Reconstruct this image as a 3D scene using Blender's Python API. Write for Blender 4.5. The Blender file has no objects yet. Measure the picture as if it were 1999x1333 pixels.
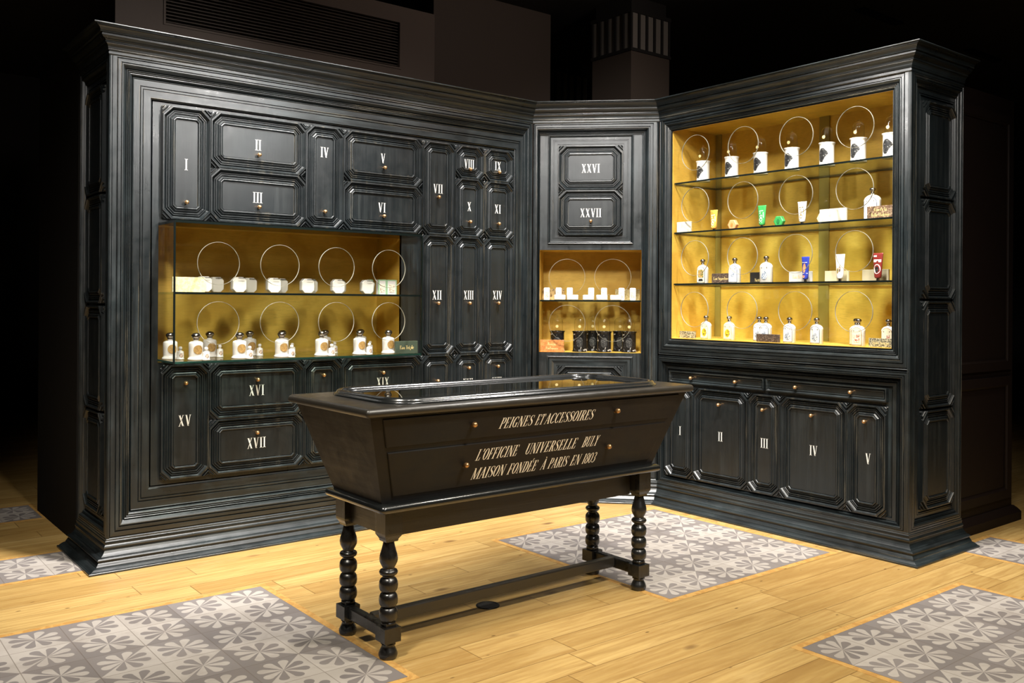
import bpy, bmesh, math, random
from mathutils import Vector, Matrix

random.seed(7)
SC = bpy.context.scene
COL = SC.collection

# ------------------------------------------------------------------ camera, world, lights, exposure
def camera():
    cd = bpy.data.cameras.new('camera'); cam = bpy.data.objects.new('camera', cd); COL.objects.link(cam)
    cd.sensor_width = 36.0; cd.sensor_fit = 'HORIZONTAL'
    cd.lens = 36.0 * 1781.0 / 1999.0
    cd.shift_x = 0.0
    cd.shift_y = -(666.5 - 589.6) / 1999.0
    cd.clip_start = 0.02; cd.clip_end = 60
    yaw = math.radians(38.4); roll = math.radians(0.37)
    f = Vector((math.sin(yaw), math.cos(yaw), 0))
    rot = f.to_track_quat('-Z', 'Y').to_matrix() @ Matrix.Rotation(roll, 3, 'Z')
    cam.matrix_world = Matrix.Translation((0, 0, 1.28)) @ rot.to_4x4()
    SC.camera = cam
camera()

W = bpy.data.worlds.new('World'); SC.world = W; W.use_nodes = True
W.node_tree.nodes['Background'].inputs[0].default_value = (0.9, 0.92, 1.0, 1)
W.node_tree.nodes['Background'].inputs[1].default_value = 0.010

def spot(name, loc, target, power, angle, blend=0.6, radius=0.06, color=(1, 0.92, 0.8)):
    ld = bpy.data.lights.new(name, 'SPOT'); ld.energy = power; ld.spot_size = math.radians(angle)
    ld.spot_blend = blend; ld.shadow_soft_size = radius; ld.color = color
    o = bpy.data.objects.new(name, ld); COL.objects.link(o)
    o.location = loc
    o.rotation_euler = (Vector(target) - Vector(loc)).to_track_quat('-Z', 'Y').to_euler()
    return o

WARM = (1.0, 0.955, 0.89); NEUT = (1.0, 0.96, 0.92); FLOORC = (1.0, 0.93, 0.80)
# track spots close in front of the cabinets, washing down their fronts
spot('aimed_spot', (1.70, 3.70, 3.62), (1.70, 4.55, 1.6), 720, 74, 1.0, 0.10, NEUT)
spot('aimed_spot', (2.70, 3.70, 3.62), (2.75, 4.55, 1.4), 260, 70, 1.0, 0.10, NEUT)
spot('aimed_spot', (3.35, 3.45, 3.62), (3.95, 4.10, 1.8), 500, 64, 1.0, 0.10, NEUT)
spot('aimed_spot', (3.62, 2.45, 3.62), (4.35, 2.70, 1.8), 520, 72, 1.0, 0.10, NEUT)
# spots across the room whose sheen shows on the upper panels
spot('aimed_spot', (3.35, 0.15, 3.10), (1.7, 4.6, 2.45), 210, 23, 1.0, 0.16, NEUT)
spot('aimed_spot', (1.30, 1.70, 3.00), (4.1, 4.3, 2.50), 90, 23, 1.0, 0.14, NEUT)
spot('aimed_spot', (1.70, 3.55, 3.00), (4.4, 2.3, 2.45), 130, 27, 1.0, 0.12, NEUT)
# spots nearer the viewer that reach into the niches
spot('aimed_spot', (-0.1, 1.3, 3.6), (2.5, 4.6, 1.2), 240, 50, 0.8, 0.16, WARM)
spot('aimed_spot', (1.1, 0.6, 3.6), (2.3, 4.6, 1.2), 210, 46, 0.8, 0.16, WARM)
spot('aimed_spot', (2.0, 0.0, 3.6), (4.3, 3.2, 1.5), 250, 54, 0.8, 0.16, WARM)
spot('aimed_spot', (1.1, 2.3, 3.6), (4.3, 3.2, 1.5), 190, 46, 0.8, 0.16, WARM)
# added soft spot that brightens the table front and its lettering
spot('aimed_spot', (1.5, -0.9, 3.2), (2.35, 2.75, 0.72), 150, 27, 1.0, 0.25, NEUT)
# added dim spot that lifts the pillars and the bulkhead out of the dark
spot('aimed_spot', (4.4, 2.2, 3.55), (4.0, 5.6, 3.1), 44, 96, 1.0, 0.15, (1.0, 0.82, 0.72))
# spots that light the floor round the table
spot('aimed_spot', (0.3, 2.1, 3.5), (1.0, 3.0, 0.0), 255, 92, 0.9, 0.14, FLOORC)
spot('aimed_spot', (2.4, 0.8, 3.5), (2.5, 1.9, 0.0), 310, 92, 0.9, 0.14, FLOORC)
spot('aimed_spot', (3.6, 1.6, 3.5), (3.7, 2.1, 0.0), 150, 92, 0.9, 0.14, FLOORC)
spot('aimed_spot', (3.95, 2.40, 3.6), (2.35, 2.85, 0.9), 190, 44, 1.0, 0.16, NEUT)  # added for the highlight along the table top's edge and rim

SC.view_settings.view_transform = 'Standard'
SC.view_settings.look = 'None'
SC.view_settings.gamma = 1.0
SC.view_settings.use_curve_mapping = False
SC.view_settings.exposure = 0.55
SC.cycles.max_bounces = 8
SC.cycles.transparent_max_bounces = 24
SC.cycles.glossy_bounces = 3
SC.cycles.diffuse_bounces = 3
SC.cycles.caustics_reflective = False
SC.cycles.caustics_refractive = False
SC.cycles.sample_clamp_indirect = 4.0
SC.cycles.use_denoising = True

# ------------------------------------------------------------------ material helpers
class NT:
    def __init__(s, name):
        s.m = bpy.data.materials.new(name); s.m.use_nodes = True
        s.t = s.m.node_tree; s.t.nodes.clear()
        s.out = s.t.nodes.new('ShaderNodeOutputMaterial')
    def n(s, typ, **kw):
        nd = s.t.nodes.new(typ)
        for k, v in kw.items():
            setattr(nd, k, v)
        return nd
    def l(s, a, b): s.t.links.new(a, b)
    def put(s, sock, v):
        if isinstance(v, bpy.types.NodeSocket): s.l(v, sock)
        elif isinstance(v, (tuple, list)):
            v = tuple(v)
            if sock.type == 'RGBA' and len(v) == 3: v = v + (1,)
            sock.default_value = v
        else: sock.default_value = v
    def math(s, op, a, b=None, c=None, clamp=False):
        nd = s.n('ShaderNodeMath', operation=op, use_clamp=clamp)
        s.put(nd.inputs[0], a)
        if b is not None: s.put(nd.inputs[1], b)
        if c is not None: s.put(nd.inputs[2], c)
        return nd.outputs[0]
    def mix(s, f, a, b, blend='MIX'):
        nd = s.n('ShaderNodeMix', data_type='RGBA', blend_type=blend)
        s.put(nd.inputs[0], f); s.put(nd.inputs[6], a); s.put(nd.inputs[7], b)
        return nd.outputs[2]
    def ramp(s, f, stops):
        nd = s.n('ShaderNodeValToRGB'); s.put(nd.inputs[0], f)
        e = nd.color_ramp.elements
        while len(e) < len(stops): e.new(0.5)
        for i, (p, c) in enumerate(stops):
            e[i].position = p
            e[i].color = (c, c, c, 1) if isinstance(c, (int, float)) else tuple(c) + (1,)
        return nd.outputs[0]
    def obj(s, scale=(1, 1, 1), loc=(0, 0, 0)):
        tc = s.n('ShaderNodeTexCoord'); mp = s.n('ShaderNodeMapping')
        s.l(tc.outputs['Object'], mp.inputs[0]); mp.inputs['Scale'].default_value = scale
        mp.inputs['Location'].default_value = loc
        return mp.outputs[0]
    def noise(s, vec, scale=5, detail=3, rough=0.55, dist=0.0):
        nd = s.n('ShaderNodeTexNoise'); s.l(vec, nd.inputs['Vector'])
        nd.inputs['Scale'].default_value = scale; nd.inputs['Detail'].default_value = detail
        nd.inputs['Roughness'].default_value = rough; nd.inputs['Distortion'].default_value = dist
        return nd.outputs[0]
    def bsdf(s, color, rough=0.5, metal=0.0, spec=0.5, coat=0.0, bump=None, bs=0.1, bd=0.002, normal=None, coat_rough=0.1, emit=None, es=0):
        b = s.n('ShaderNodeBsdfPrincipled')
        s.put(b.inputs['Base Color'], color); s.put(b.inputs['Roughness'], rough); s.put(b.inputs['Metallic'], metal)
        s.put(b.inputs['Specular IOR Level'], spec); s.put(b.inputs['Coat Weight'], coat); s.put(b.inputs['Coat Roughness'], coat_rough)
        if bump is not None:
            bp = s.n('ShaderNodeBump'); bp.inputs['Strength'].default_value = bs; bp.inputs['Distance'].default_value = bd
            s.l(bump, bp.inputs['Height'])
            if normal is not None: s.l(normal, bp.inputs['Normal'])
            s.l(bp.outputs[0], b.inputs['Normal'])
        s.l(b.outputs[0], s.out.inputs[0]); return b

def simple(name, color, rough=0.5, metal=0.0, spec=0.5, coat=0.0):
    t = NT(name); t.bsdf(color, rough, metal, spec, coat); return t.m

def edge_mask(t, radius=0.004):
    bv = t.n('ShaderNodeBevel', samples=3); bv.inputs[0].default_value = radius
    ge = t.n('ShaderNodeNewGeometry')
    vm = t.n('ShaderNodeVectorMath', operation='DOT_PRODUCT'); t.l(bv.outputs[0], vm.inputs[0]); t.l(ge.outputs['True Normal'], vm.inputs[1])
    return t.math('SUBTRACT', 1.0, vm.outputs['Value'], clamp=True)

def painted_wood(name, grain, base=(0.0070, 0.0090, 0.0095), worn=(0.036, 0.049, 0.052), rough=0.33, wear=True, spec=0.7):
    t = NT(name)
    g = {'v': (1, 1, 0.045), 'h': (0.045, 0.045, 1)}[grain]
    fine = t.noise(t.obj(g), 190, 3, 0.6)
    streak = t.noise(t.obj(g), 42, 4, 0.65)
    cloud = t.noise(t.obj(), 3.2, 3, 0.6, 0.4)
    f = t.math('MULTIPLY', t.ramp(streak, [(0.42, 0), (0.72, 1)]), t.ramp(cloud, [(0.38, 0.05), (0.72, 1)]))
    col = t.mix(f, base, worn)
    hue = t.noise(t.obj(), 1.7, 2)
    col = t.mix(t.ramp(hue, [(0.45, 0), (0.7, 0.5)]), col, (0.009, 0.015, 0.018))
    if wear:
        em = edge_mask(t)
        wn = t.noise(t.obj(g), 24, 4, 0.75)
        wm = t.math('MULTIPLY', t.ramp(em, [(0.02, 0), (0.22, 1)]), t.ramp(wn, [(0.56, 0), (0.65, 1)]))
        col = t.mix(wm, col, (0.20, 0.17, 0.115))
    r = t.math('ADD', t.math('MULTIPLY', streak, 0.25), rough - 0.10)
    mid = t.noise(t.obj(), 13, 4, 0.6, 0.5)
    r = t.math('ADD', r, t.math('MULTIPLY', t.math('SUBTRACT', mid, 0.5), 0.35), clamp=True)
    hgt = t.math('ADD', fine, t.math('MULTIPLY', mid, 1.6))
    t.bsdf(col, r, 0, spec, 0.2 if spec > 0.5 else 0.0, hgt, 0.22, 0.0016, coat_rough=0.30)
    return t.m

M = {}
M['bv'] = painted_wood('black_paint_vertical', 'v')
M['bh'] = painted_wood('black_paint_horizontal', 'h')
M['panel'] = painted_wood('black_paint_panel', 'v', (0.0062, 0.0084, 0.0094), (0.022, 0.027, 0.027), 0.38, True, 0.6)
M['table'] = painted_wood('table_black_brown', 'h', (0.020, 0.0165, 0.012), (0.034, 0.028, 0.020), 0.36, False, 0.7)
M['turned'] = painted_wood('table_turned_wood', 'v', (0.0075, 0.0065, 0.0058), (0.017, 0.015, 0.013), 0.27, False)
M['tablefront'] = painted_wood('table_front_paint', 'h', (0.0108, 0.0084, 0.0068), (0.015, 0.012, 0.0095), 0.52, False, 0.3)
M['rim'] = simple('table_rim_paint', (0.010, 0.011, 0.011), 0.22, 0, 1.0, 0.4)
M['knob'] = simple('copper_knob', (0.62, 0.36, 0.16), 0.30, 0.85)
M['white'] = simple('white_numeral_paint', (0.80, 0.78, 0.72), 0.55)
M['cream'] = simple('cream_lettering_paint', (0.92, 0.85, 0.68), 0.55)
M['goldtext'] = simple('gold_lettering', (0.80, 0.62, 0.26), 0.4)
M['edge_dark'] = simple('dark_glass_edge', (0.006, 0.009, 0.008), 0.15)
M['edge_green'] = simple('green_glass_edge', (0.02, 0.06, 0.045), 0.12)
M['dark'] = simple('inner_dark', (0.008, 0.008, 0.008), 0.7)

def brass(name='gold_leaf'):
    t = NT(name)
    a = t.noise(t.obj((1, 1, 6)), 26, 4, 0.65)
    b = t.noise(t.obj(), 3.4, 3, 0.6, 0.5)
    c = t.noise(t.obj((1, 1, 9)), 120, 2, 0.5)
    col = t.mix(t.ramp(b, [(0.38, 0), (0.62, 1)]), (0.60, 0.345, 0.045), (0.80, 0.515, 0.092))
    col = t.mix(t.math('MULTIPLY', t.ramp(a, [(0.45, 0), (0.75, 1)]), 0.4), col, (0.46, 0.28, 0.04))
    t.bsdf(col, t.math('ADD', 0.36, t.math('MULTIPLY', b, 0.2)), 0.15, 0.5, 0, c, 0.10, 0.001)
    return t.m
M['gold'] = brass()
M['gold2'] = simple('dull_brass_strip', (0.34, 0.25, 0.055), 0.5, 0.2)
M['rail'] = simple('olive_shelf_rail', (0.07, 0.05, 0.014), 0.5)

def thin_glass(name, tint=(0.97, 0.98, 0.97), rough=0.0, strength=1.0, base=0.035):
    t = NT(name)
    lw = t.n('ShaderNodeLayerWeight'); lw.inputs[0].default_value = 0.35
    f = t.math('ADD', t.math('MULTIPLY', t.math('POWER', lw.outputs['Facing'], 3.0), 0.55 * strength), base, clamp=True)
    tr = t.n('ShaderNodeBsdfTransparent'); t.put(tr.inputs[0], tint)
    gl = t.n('ShaderNodeBsdfGlossy'); t.put(gl.inputs[0], (1, 1, 1)); gl.inputs['Roughness'].default_value = rough
    mx = t.n('ShaderNodeMixShader'); t.l(f, mx.inputs[0]); t.l(tr.outputs[0], mx.inputs[1]); t.l(gl.outputs[0], mx.inputs[2])
    t.l(mx.outputs[0], t.out.inputs[0]); return t.m
M['glass'] = thin_glass('clear_glass', (0.985, 0.99, 0.985), 0.0, 0.8, 0.022)
M['shelfglass'] = thin_glass('shelf_glass', (0.90, 0.95, 0.92), 0.0, 0.9, 0.03)
def dome_glass():
    t = NT('dome_glass')
    lw = t.n('ShaderNodeLayerWeight'); lw.inputs[0].default_value = 0.5
    f = t.math('ADD', t.math('MULTIPLY', t.math('POWER', lw.outputs['Facing'], 2.4), 0.75), 0.05, clamp=True)
    tr = t.n('ShaderNodeBsdfTransparent'); t.put(tr.inputs[0], (0.97, 0.97, 0.95))
    gl = t.n('ShaderNodeBsdfGlossy'); t.put(gl.inputs[0], (1, 1, 1)); gl.inputs['Roughness'].default_value = 0.08
    rf = t.n('ShaderNodeBsdfRefraction'); t.put(rf.inputs[0], (0.95, 0.95, 0.92)); rf.inputs['IOR'].default_value = 1.12
    a = t.n('ShaderNodeMixShader'); a.inputs[0].default_value = 0.5; t.l(gl.outputs[0], a.inputs[1]); t.l(rf.outputs[0], a.inputs[2])
    mx = t.n('ShaderNodeMixShader'); t.l(f, mx.inputs[0]); t.l(tr.outputs[0], mx.inputs[1]); t.l(a.outputs[0], mx.inputs[2])
    t.l(mx.outputs[0], t.out.inputs[0]); return t.m
M['dome'] = dome_glass()
M['topglass'] = thin_glass('table_top_glass', (0.70, 0.74, 0.74), 0.0, 2.0, 0.10)
M['ring'] = simple('polished_glass_edge', (0.30, 0.285, 0.22), 0.12, 0.0, 0.9)

M['ceramic'] = simple('white_ceramic', (0.66, 0.63, 0.57), 0.28)
M['paperwhite'] = simple('white_carton', (0.66, 0.64, 0.60), 0.6)
M['soap'] = simple('white_soap', (0.68, 0.65, 0.57), 0.5)
M['silver'] = simple('dark_silver_cap', (0.30, 0.27, 0.25), 0.22, 1.0)
M['ink'] = simple('black_ink', (0.02, 0.02, 0.02), 0.5)
M['wick'] = simple('gold_disc', (0.75, 0.60, 0.26), 0.35, 0.2)

def speckle(name, a, b, scale=90, lo=0.45, hi=0.55, rough=0.5):
    t = NT(name)
    n = t.noise(t.obj(), scale, 3, 0.6, 0.6)
    t.bsdf(t.mix(t.ramp(n, [(lo, 0), (hi, 1)]), a, b), rough); return t.m
M['oval'] = speckle('bronze_label', (0.42, 0.26, 0.08), (0.30, 0.17, 0.05), 90)
M['marble_black'] = speckle('black_marbled_glaze', (0.012, 0.011, 0.010), (0.55, 0.52, 0.47), 34, 0.60, 0.66, 0.12)
M['marble_cream'] = speckle('cream_marbled_paper', (0.66, 0.55, 0.27), (0.74, 0.64, 0.38), 60)
M['marble_white'] = speckle('white_marbled_paper', (0.66, 0.62, 0.50), (0.42, 0.38, 0.30), 45, 0.55, 0.75)
M['marble_orange'] = speckle('orange_marbled_paper', (0.50, 0.17, 0.04), (0.66, 0.26, 0.07), 55)
M['marble_brown'] = speckle('brown_marbled_paper', (0.14, 0.08, 0.045), (0.40, 0.29, 0.18), 80, 0.5, 0.62)
M['marble_dkbrown'] = speckle('dark_marbled_paper', (0.055, 0.035, 0.025), (0.20, 0.14, 0.10), 120, 0.5, 0.62)
M['mosaic'] = speckle('grey_speckled_paper', (0.09, 0.085, 0.06), (0.55, 0.48, 0.30), 150, 0.46, 0.56)
M['greenbox'] = simple('dark_green_card', (0.055, 0.075, 0.050), 0.5)
M['blackbox'] = simple('black_card', (0.014, 0.013, 0.012), 0.5)
M['greybox'] = simple('grey_beige_card', (0.48, 0.42, 0.27), 0.55)
M['creambox'] = simple('cream_card', (0.74, 0.66, 0.42), 0.55)
M['cork'] = speckle('tan_carved_block', (0.62, 0.42, 0.17), (0.16, 0.09, 0.03), 55, 0.52, 0.62)
M['sequin'] = speckle('pale_gold_block', (0.55, 0.44, 0.20), (0.34, 0.25, 0.09), 110)
M['orange'] = simple('orange_plastic', (0.84, 0.36, 0.06), 0.4)
M['peach'] = simple('peach_card', (0.85, 0.32, 0.13), 0.5)
M['green'] = simple('green_plastic', (0.05, 0.36, 0.09), 0.4)
M['green2'] = simple('dark_green_soap', (0.025, 0.22, 0.06), 0.5)
M['blue'] = simple('blue_plastic', (0.03, 0.05, 0.36), 0.35)
M['red'] = simple('maroon_plastic', (0.20, 0.022, 0.018), 0.35)
M['whitetube'] = simple('white_plastic', (0.84, 0.82, 0.78), 0.4)
M['palegreen'] = simple('pale_green_edge', (0.32, 0.50, 0.30), 0.5)
M['lab_cream'] = simple('cream_label', (0.78, 0.70, 0.50), 0.5)
M['lab_white'] = simple('white_label', (0.78, 0.78, 0.74), 0.5)
M['lineblue'] = simple('blue_print', (0.07, 0.10, 0.17), 0.5)
M['lab_yellow'] = speckle('yellow_print', (0.62, 0.48, 0.03), (0.10, 0.06, 0.02), 130, 0.52, 0.60)
M['lab_blue'] = speckle('blue_engraving', (0.72, 0.74, 0.74), (0.12, 0.17, 0.26), 170, 0.46, 0.56)
M['lab_red'] = speckle('red_engraving', (0.74, 0.68, 0.54), (0.42, 0.06, 0.02), 130, 0.50, 0.58)
M['medal'] = simple('brown_medallion', (0.10, 0.07, 0.03), 0.5)
M['lab_scene'] = speckle('landscape_print', (0.55, 0.30, 0.08), (0.06, 0.14, 0.05), 120, 0.45, 0.58)
M['lab_fig'] = speckle('figure_print', (0.60, 0.45, 0.35), (0.08, 0.05, 0.03), 130, 0.48, 0.58)
M['portrait'] = speckle('engraved_portrait', (0.012, 0.012, 0.012), (0.62, 0.60, 0.55), 190, 0.60, 0.70)
M['floral'] = speckle('floral_print', (0.78, 0.72, 0.56), (0.28, 0.18, 0.12), 120, 0.52, 0.60)

# background
M['bg_brown'] = simple('brown_wall_panel', (0.085, 0.060, 0.046), 0.7)
M['bg_grey'] = simple('dim_brown_pillar', (0.085, 0.064, 0.050), 0.7)
M['bg_dark'] = simple('dark_wall', (0.012, 0.011, 0.010), 0.8)
M['bg_ceil'] = simple('dark_ceiling', (0.06, 0.056, 0.052), 0.8)
M['bg_glass'] = simple('frosted_capital_glass', (0.24, 0.225, 0.20), 0.35)
M['bg_black'] = simple('black_partition', (0.010, 0.009, 0.008), 0.9, 0, 0.1)
M['redwood'] = simple('dark_red_wood', (0.008, 0.004, 0.0028), 0.6, 0, 0.2)
M['metal_dark'] = simple('dark_metal', (0.03, 0.028, 0.025), 0.4, 0.7)

def floor_wood():
    t = NT('oak_planks')
    tc = t.n('ShaderNodeTexCoord'); sp = t.n('ShaderNodeSeparateXYZ'); t.l(tc.outputs['Object'], sp.inputs[0])
    X, Y = sp.outputs[0], sp.outputs[1]
    PW, PL = 0.147, 1.15
    yr = t.math('DIVIDE', t.math('ADD', Y, 12 * PW - 2.771 + 10 * PW), PW)
    row = t.math('FLOOR', yr); fy = t.math('FRACT', yr)
    wn = t.n('ShaderNodeTexWhiteNoise', noise_dimensions='1D'); t.l(row, wn.inputs['W'])
    xr = t.math('ADD', t.math('DIVIDE', X, PL), t.math('MULTIPLY', wn.outputs['Value'], 7.3))
    pl = t.math('FLOOR', xr); fx = t.math('FRACT', xr)
    cb = t.n('ShaderNodeCombineXYZ'); t.l(row, cb.inputs[0]); t.l(pl, cb.inputs[1])
    wn2 = t.n('ShaderNodeTexWhiteNoise', noise_dimensions='2D'); t.l(cb.outputs[0], wn2.inputs['Vector'])
    rnd = wn2.outputs['Value']
    # grain coordinates, shifted per plank
    gc = t.n('ShaderNodeCombineXYZ')
    t.l(t.math('ADD', t.math('MULTIPLY', X, 1.0), t.math('MULTIPLY', rnd, 37.0)), gc.inputs[0])
    t.l(t.math('MULTIPLY', Y, 9.0), gc.inputs[1]); t.l(t.math('MULTIPLY', rnd, 11.0), gc.inputs[2])
    g1 = t.noise(gc.outputs[0], 2.6, 5, 0.62, 0.8)
    g2 = t.noise(gc.outputs[0], 11, 3, 0.6, 0.3)
    wv = t.n('ShaderNodeTexWave', wave_type='BANDS', bands_direction='Y'); t.l(gc.outputs[0], wv.inputs[0])
    wv.inputs['Scale'].default_value = 1.1; wv.inputs['Distortion'].default_value = 9; wv.inputs['Detail'].default_value = 3; wv.inputs['Detail Scale'].default_value = 0.7
    col = t.mix(rnd, (0.40, 0.248, 0.078), (0.56, 0.375, 0.135))
    col = t.mix(t.math('MULTIPLY', t.ramp(g1, [(0.40, 0), (0.72, 1)]), 0.75), col, (0.31, 0.170, 0.045))
    col = t.mix(t.math('MULTIPLY', t.ramp(g2, [(0.5, 0), (0.75, 1)]), 0.30), col, (0.60, 0.415, 0.165))
    col = t.mix(t.math('MULTIPLY', t.ramp(wv.outputs['Fac'], [(0.55, 0), (0.95, 1)]), 0.26), col, (0.34, 0.18, 0.045))
    cl = t.noise(gc.outputs[0], 0.9, 4, 0.65, 1.2)
    col = t.mix(t.math('MULTIPLY', t.ramp(cl, [(0.50, 0), (0.68, 1)]), 0.55), col, (0.30, 0.165, 0.045))
    col = t.mix(t.math('MULTIPLY', t.ramp(cl, [(0.30, 1), (0.44, 0)]), 0.40), col, (0.64, 0.455, 0.19))
    # knots
    kc = t.n('ShaderNodeCombineXYZ'); t.l(X, kc.inputs[0]); t.l(t.math('MULTIPLY', Y, 2.2), kc.inputs[1])
    vo = t.n('ShaderNodeTexVoronoi'); t.l(kc.outputs[0], vo.inputs['Vector']); vo.inputs['Scale'].default_value = 1.9
    kn = t.math('ADD', vo.outputs['Distance'], t.math('MULTIPLY', t.math('SUBTRACT', g1, 0.5), 0.10))
    col = t.mix(t.ramp(kn, [(0.03, 0.85), (0.10, 0)]), col, (0.12, 0.052, 0.015))
    vs = t.n('ShaderNodeTexVoronoi'); t.l(kc.outputs[0], vs.inputs['Vector']); vs.inputs['Scale'].default_value = 5.5
    col = t.mix(t.ramp(vs.outputs['Distance'], [(0.035, 0.8), (0.075, 0)]), col, (0.09, 0.042, 0.013))
    # seams
    sy = t.math('LESS_THAN', t.math('MINIMUM', fy, t.math('SUBTRACT', 1.0, fy)), 0.0120)
    sx = t.math('LESS_THAN', t.math('MINIMUM', fx, t.math('SUBTRACT', 1.0, fx)), 0.0018)
    seam = t.math('MAXIMUM', sy, sx)
    col = t.mix(t.math('MULTIPLY', seam, 0.80), col, (0.16, 0.08, 0.02))
    t.bsdf(col, t.math('ADD', 0.30, t.math('MULTIPLY', g1, 0.22)), 0, 0.45, 0.0, t.math('SUBTRACT', g2, seam), 0.10, 0.001)
    return t.m
M['oak'] = floor_wood()
M['strip'] = speckle('oak_border_strip', (0.46, 0.245, 0.065), (0.56, 0.325, 0.095), 25)

def tile_mat(name, size):
    t = NT(name)
    tc = t.n('ShaderNodeTexCoord'); sp = t.n('ShaderNodeSeparateXYZ'); t.l(tc.outputs['Object'], sp.inputs[0])
    u0 = t.math('DIVIDE', sp.outputs[0], size); v0 = t.math('DIVIDE', sp.outputs[1], size)
    u = t.math('PINGPONG', u0, 1.0); v = t.math('PINGPONG', v0, 1.0)
    side = t.math('LESS_THAN', t.math('ADD', u, v), 1.0)         # 1 = dark half
    px = t.math('SUBTRACT', u, 0.5); py = t.math('SUBTRACT', v, 0.5)
    r = t.math('SQRT', t.math('ADD', t.math('MULTIPLY', px, px), t.math('MULTIPLY', py, py)))
    th = t.math('ARCTAN2', py, px)
    ph = t.math('SUBTRACT', t.math('PINGPONG', t.math('ADD', th, math.pi), math.pi / 8), 0)   # 0..22.5
    # petal axes lie at 22.5 + 45k : distance from axis
    ph = t.math('SUBTRACT', math.pi / 8, t.math('PINGPONG', t.math('ADD', th, math.pi * 2), math.pi / 8))
    ax = t.math('MULTIPLY', r, t.math('COSINE', ph)); la = t.math('MULTIPLY', r, t.math('SINE', ph))
    la = t.math('ABSOLUTE', la)
    cone = t.math('MULTIPLY', t.math('LESS_THAN', la, t.math('MULTIPLY', ax, 0.088 / 0.345)), t.math('LESS_THAN', ax, 0.345))
    dx = t.math('SUBTRACT', ax, 0.345)
    cap = t.math('LESS_THAN', t.math('ADD', t.math('MULTIPLY', dx, dx), t.math('MULTIPLY', la, la)), 0.088 ** 2)
    petal = t.math('MAXIMUM', cone, cap)
    dark = t.math('ABSOLUTE', t.math('SUBTRACT', side, petal))
    st = t.noise(t.obj(), 7, 4, 0.65, 0.6)
    # each cement tile has its own tone
    cb = t.n('ShaderNodeCombineXYZ'); t.l(t.math('FLOOR', u0), cb.inputs[0]); t.l(t.math('FLOOR', v0), cb.inputs[1])
    wn = t.n('ShaderNodeTexWhiteNoise', noise_dimensions='2D'); t.l(cb.outputs[0], wn.inputs['Vector'])
    dk = t.mix(wn.outputs['Value'], (0.180, 0.160, 0.152), (0.245, 0.220, 0.210))
    lt = t.mix(wn.outputs['Value'], (0.400, 0.362, 0.325), (0.470, 0.428, 0.388))
    col = t.mix(dark, lt, dk)
    col = t.mix(t.math('MULTIPLY', t.ramp(st, [(0.45, 0), (0.75, 1)]), 0.42), col, (0.22, 0.185, 0.16))
    fu = t.math('FRACT', u0); fv = t.math('FRACT', v0)
    e = t.math('MINIMUM', t.math('MINIMUM', fu, t.math('SUBTRACT', 1, fu)), t.math('MINIMUM', fv, t.math('SUBTRACT', 1, fv)))
    col = t.mix(t.math('MULTIPLY', t.math('LESS_THAN', e, 0.008), 0.6), col, (0.13, 0.10, 0.08))
    t.bsdf(col, 0.48, 0, 0.4, 0, st, 0.05, 0.002)
    return t.m

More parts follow.
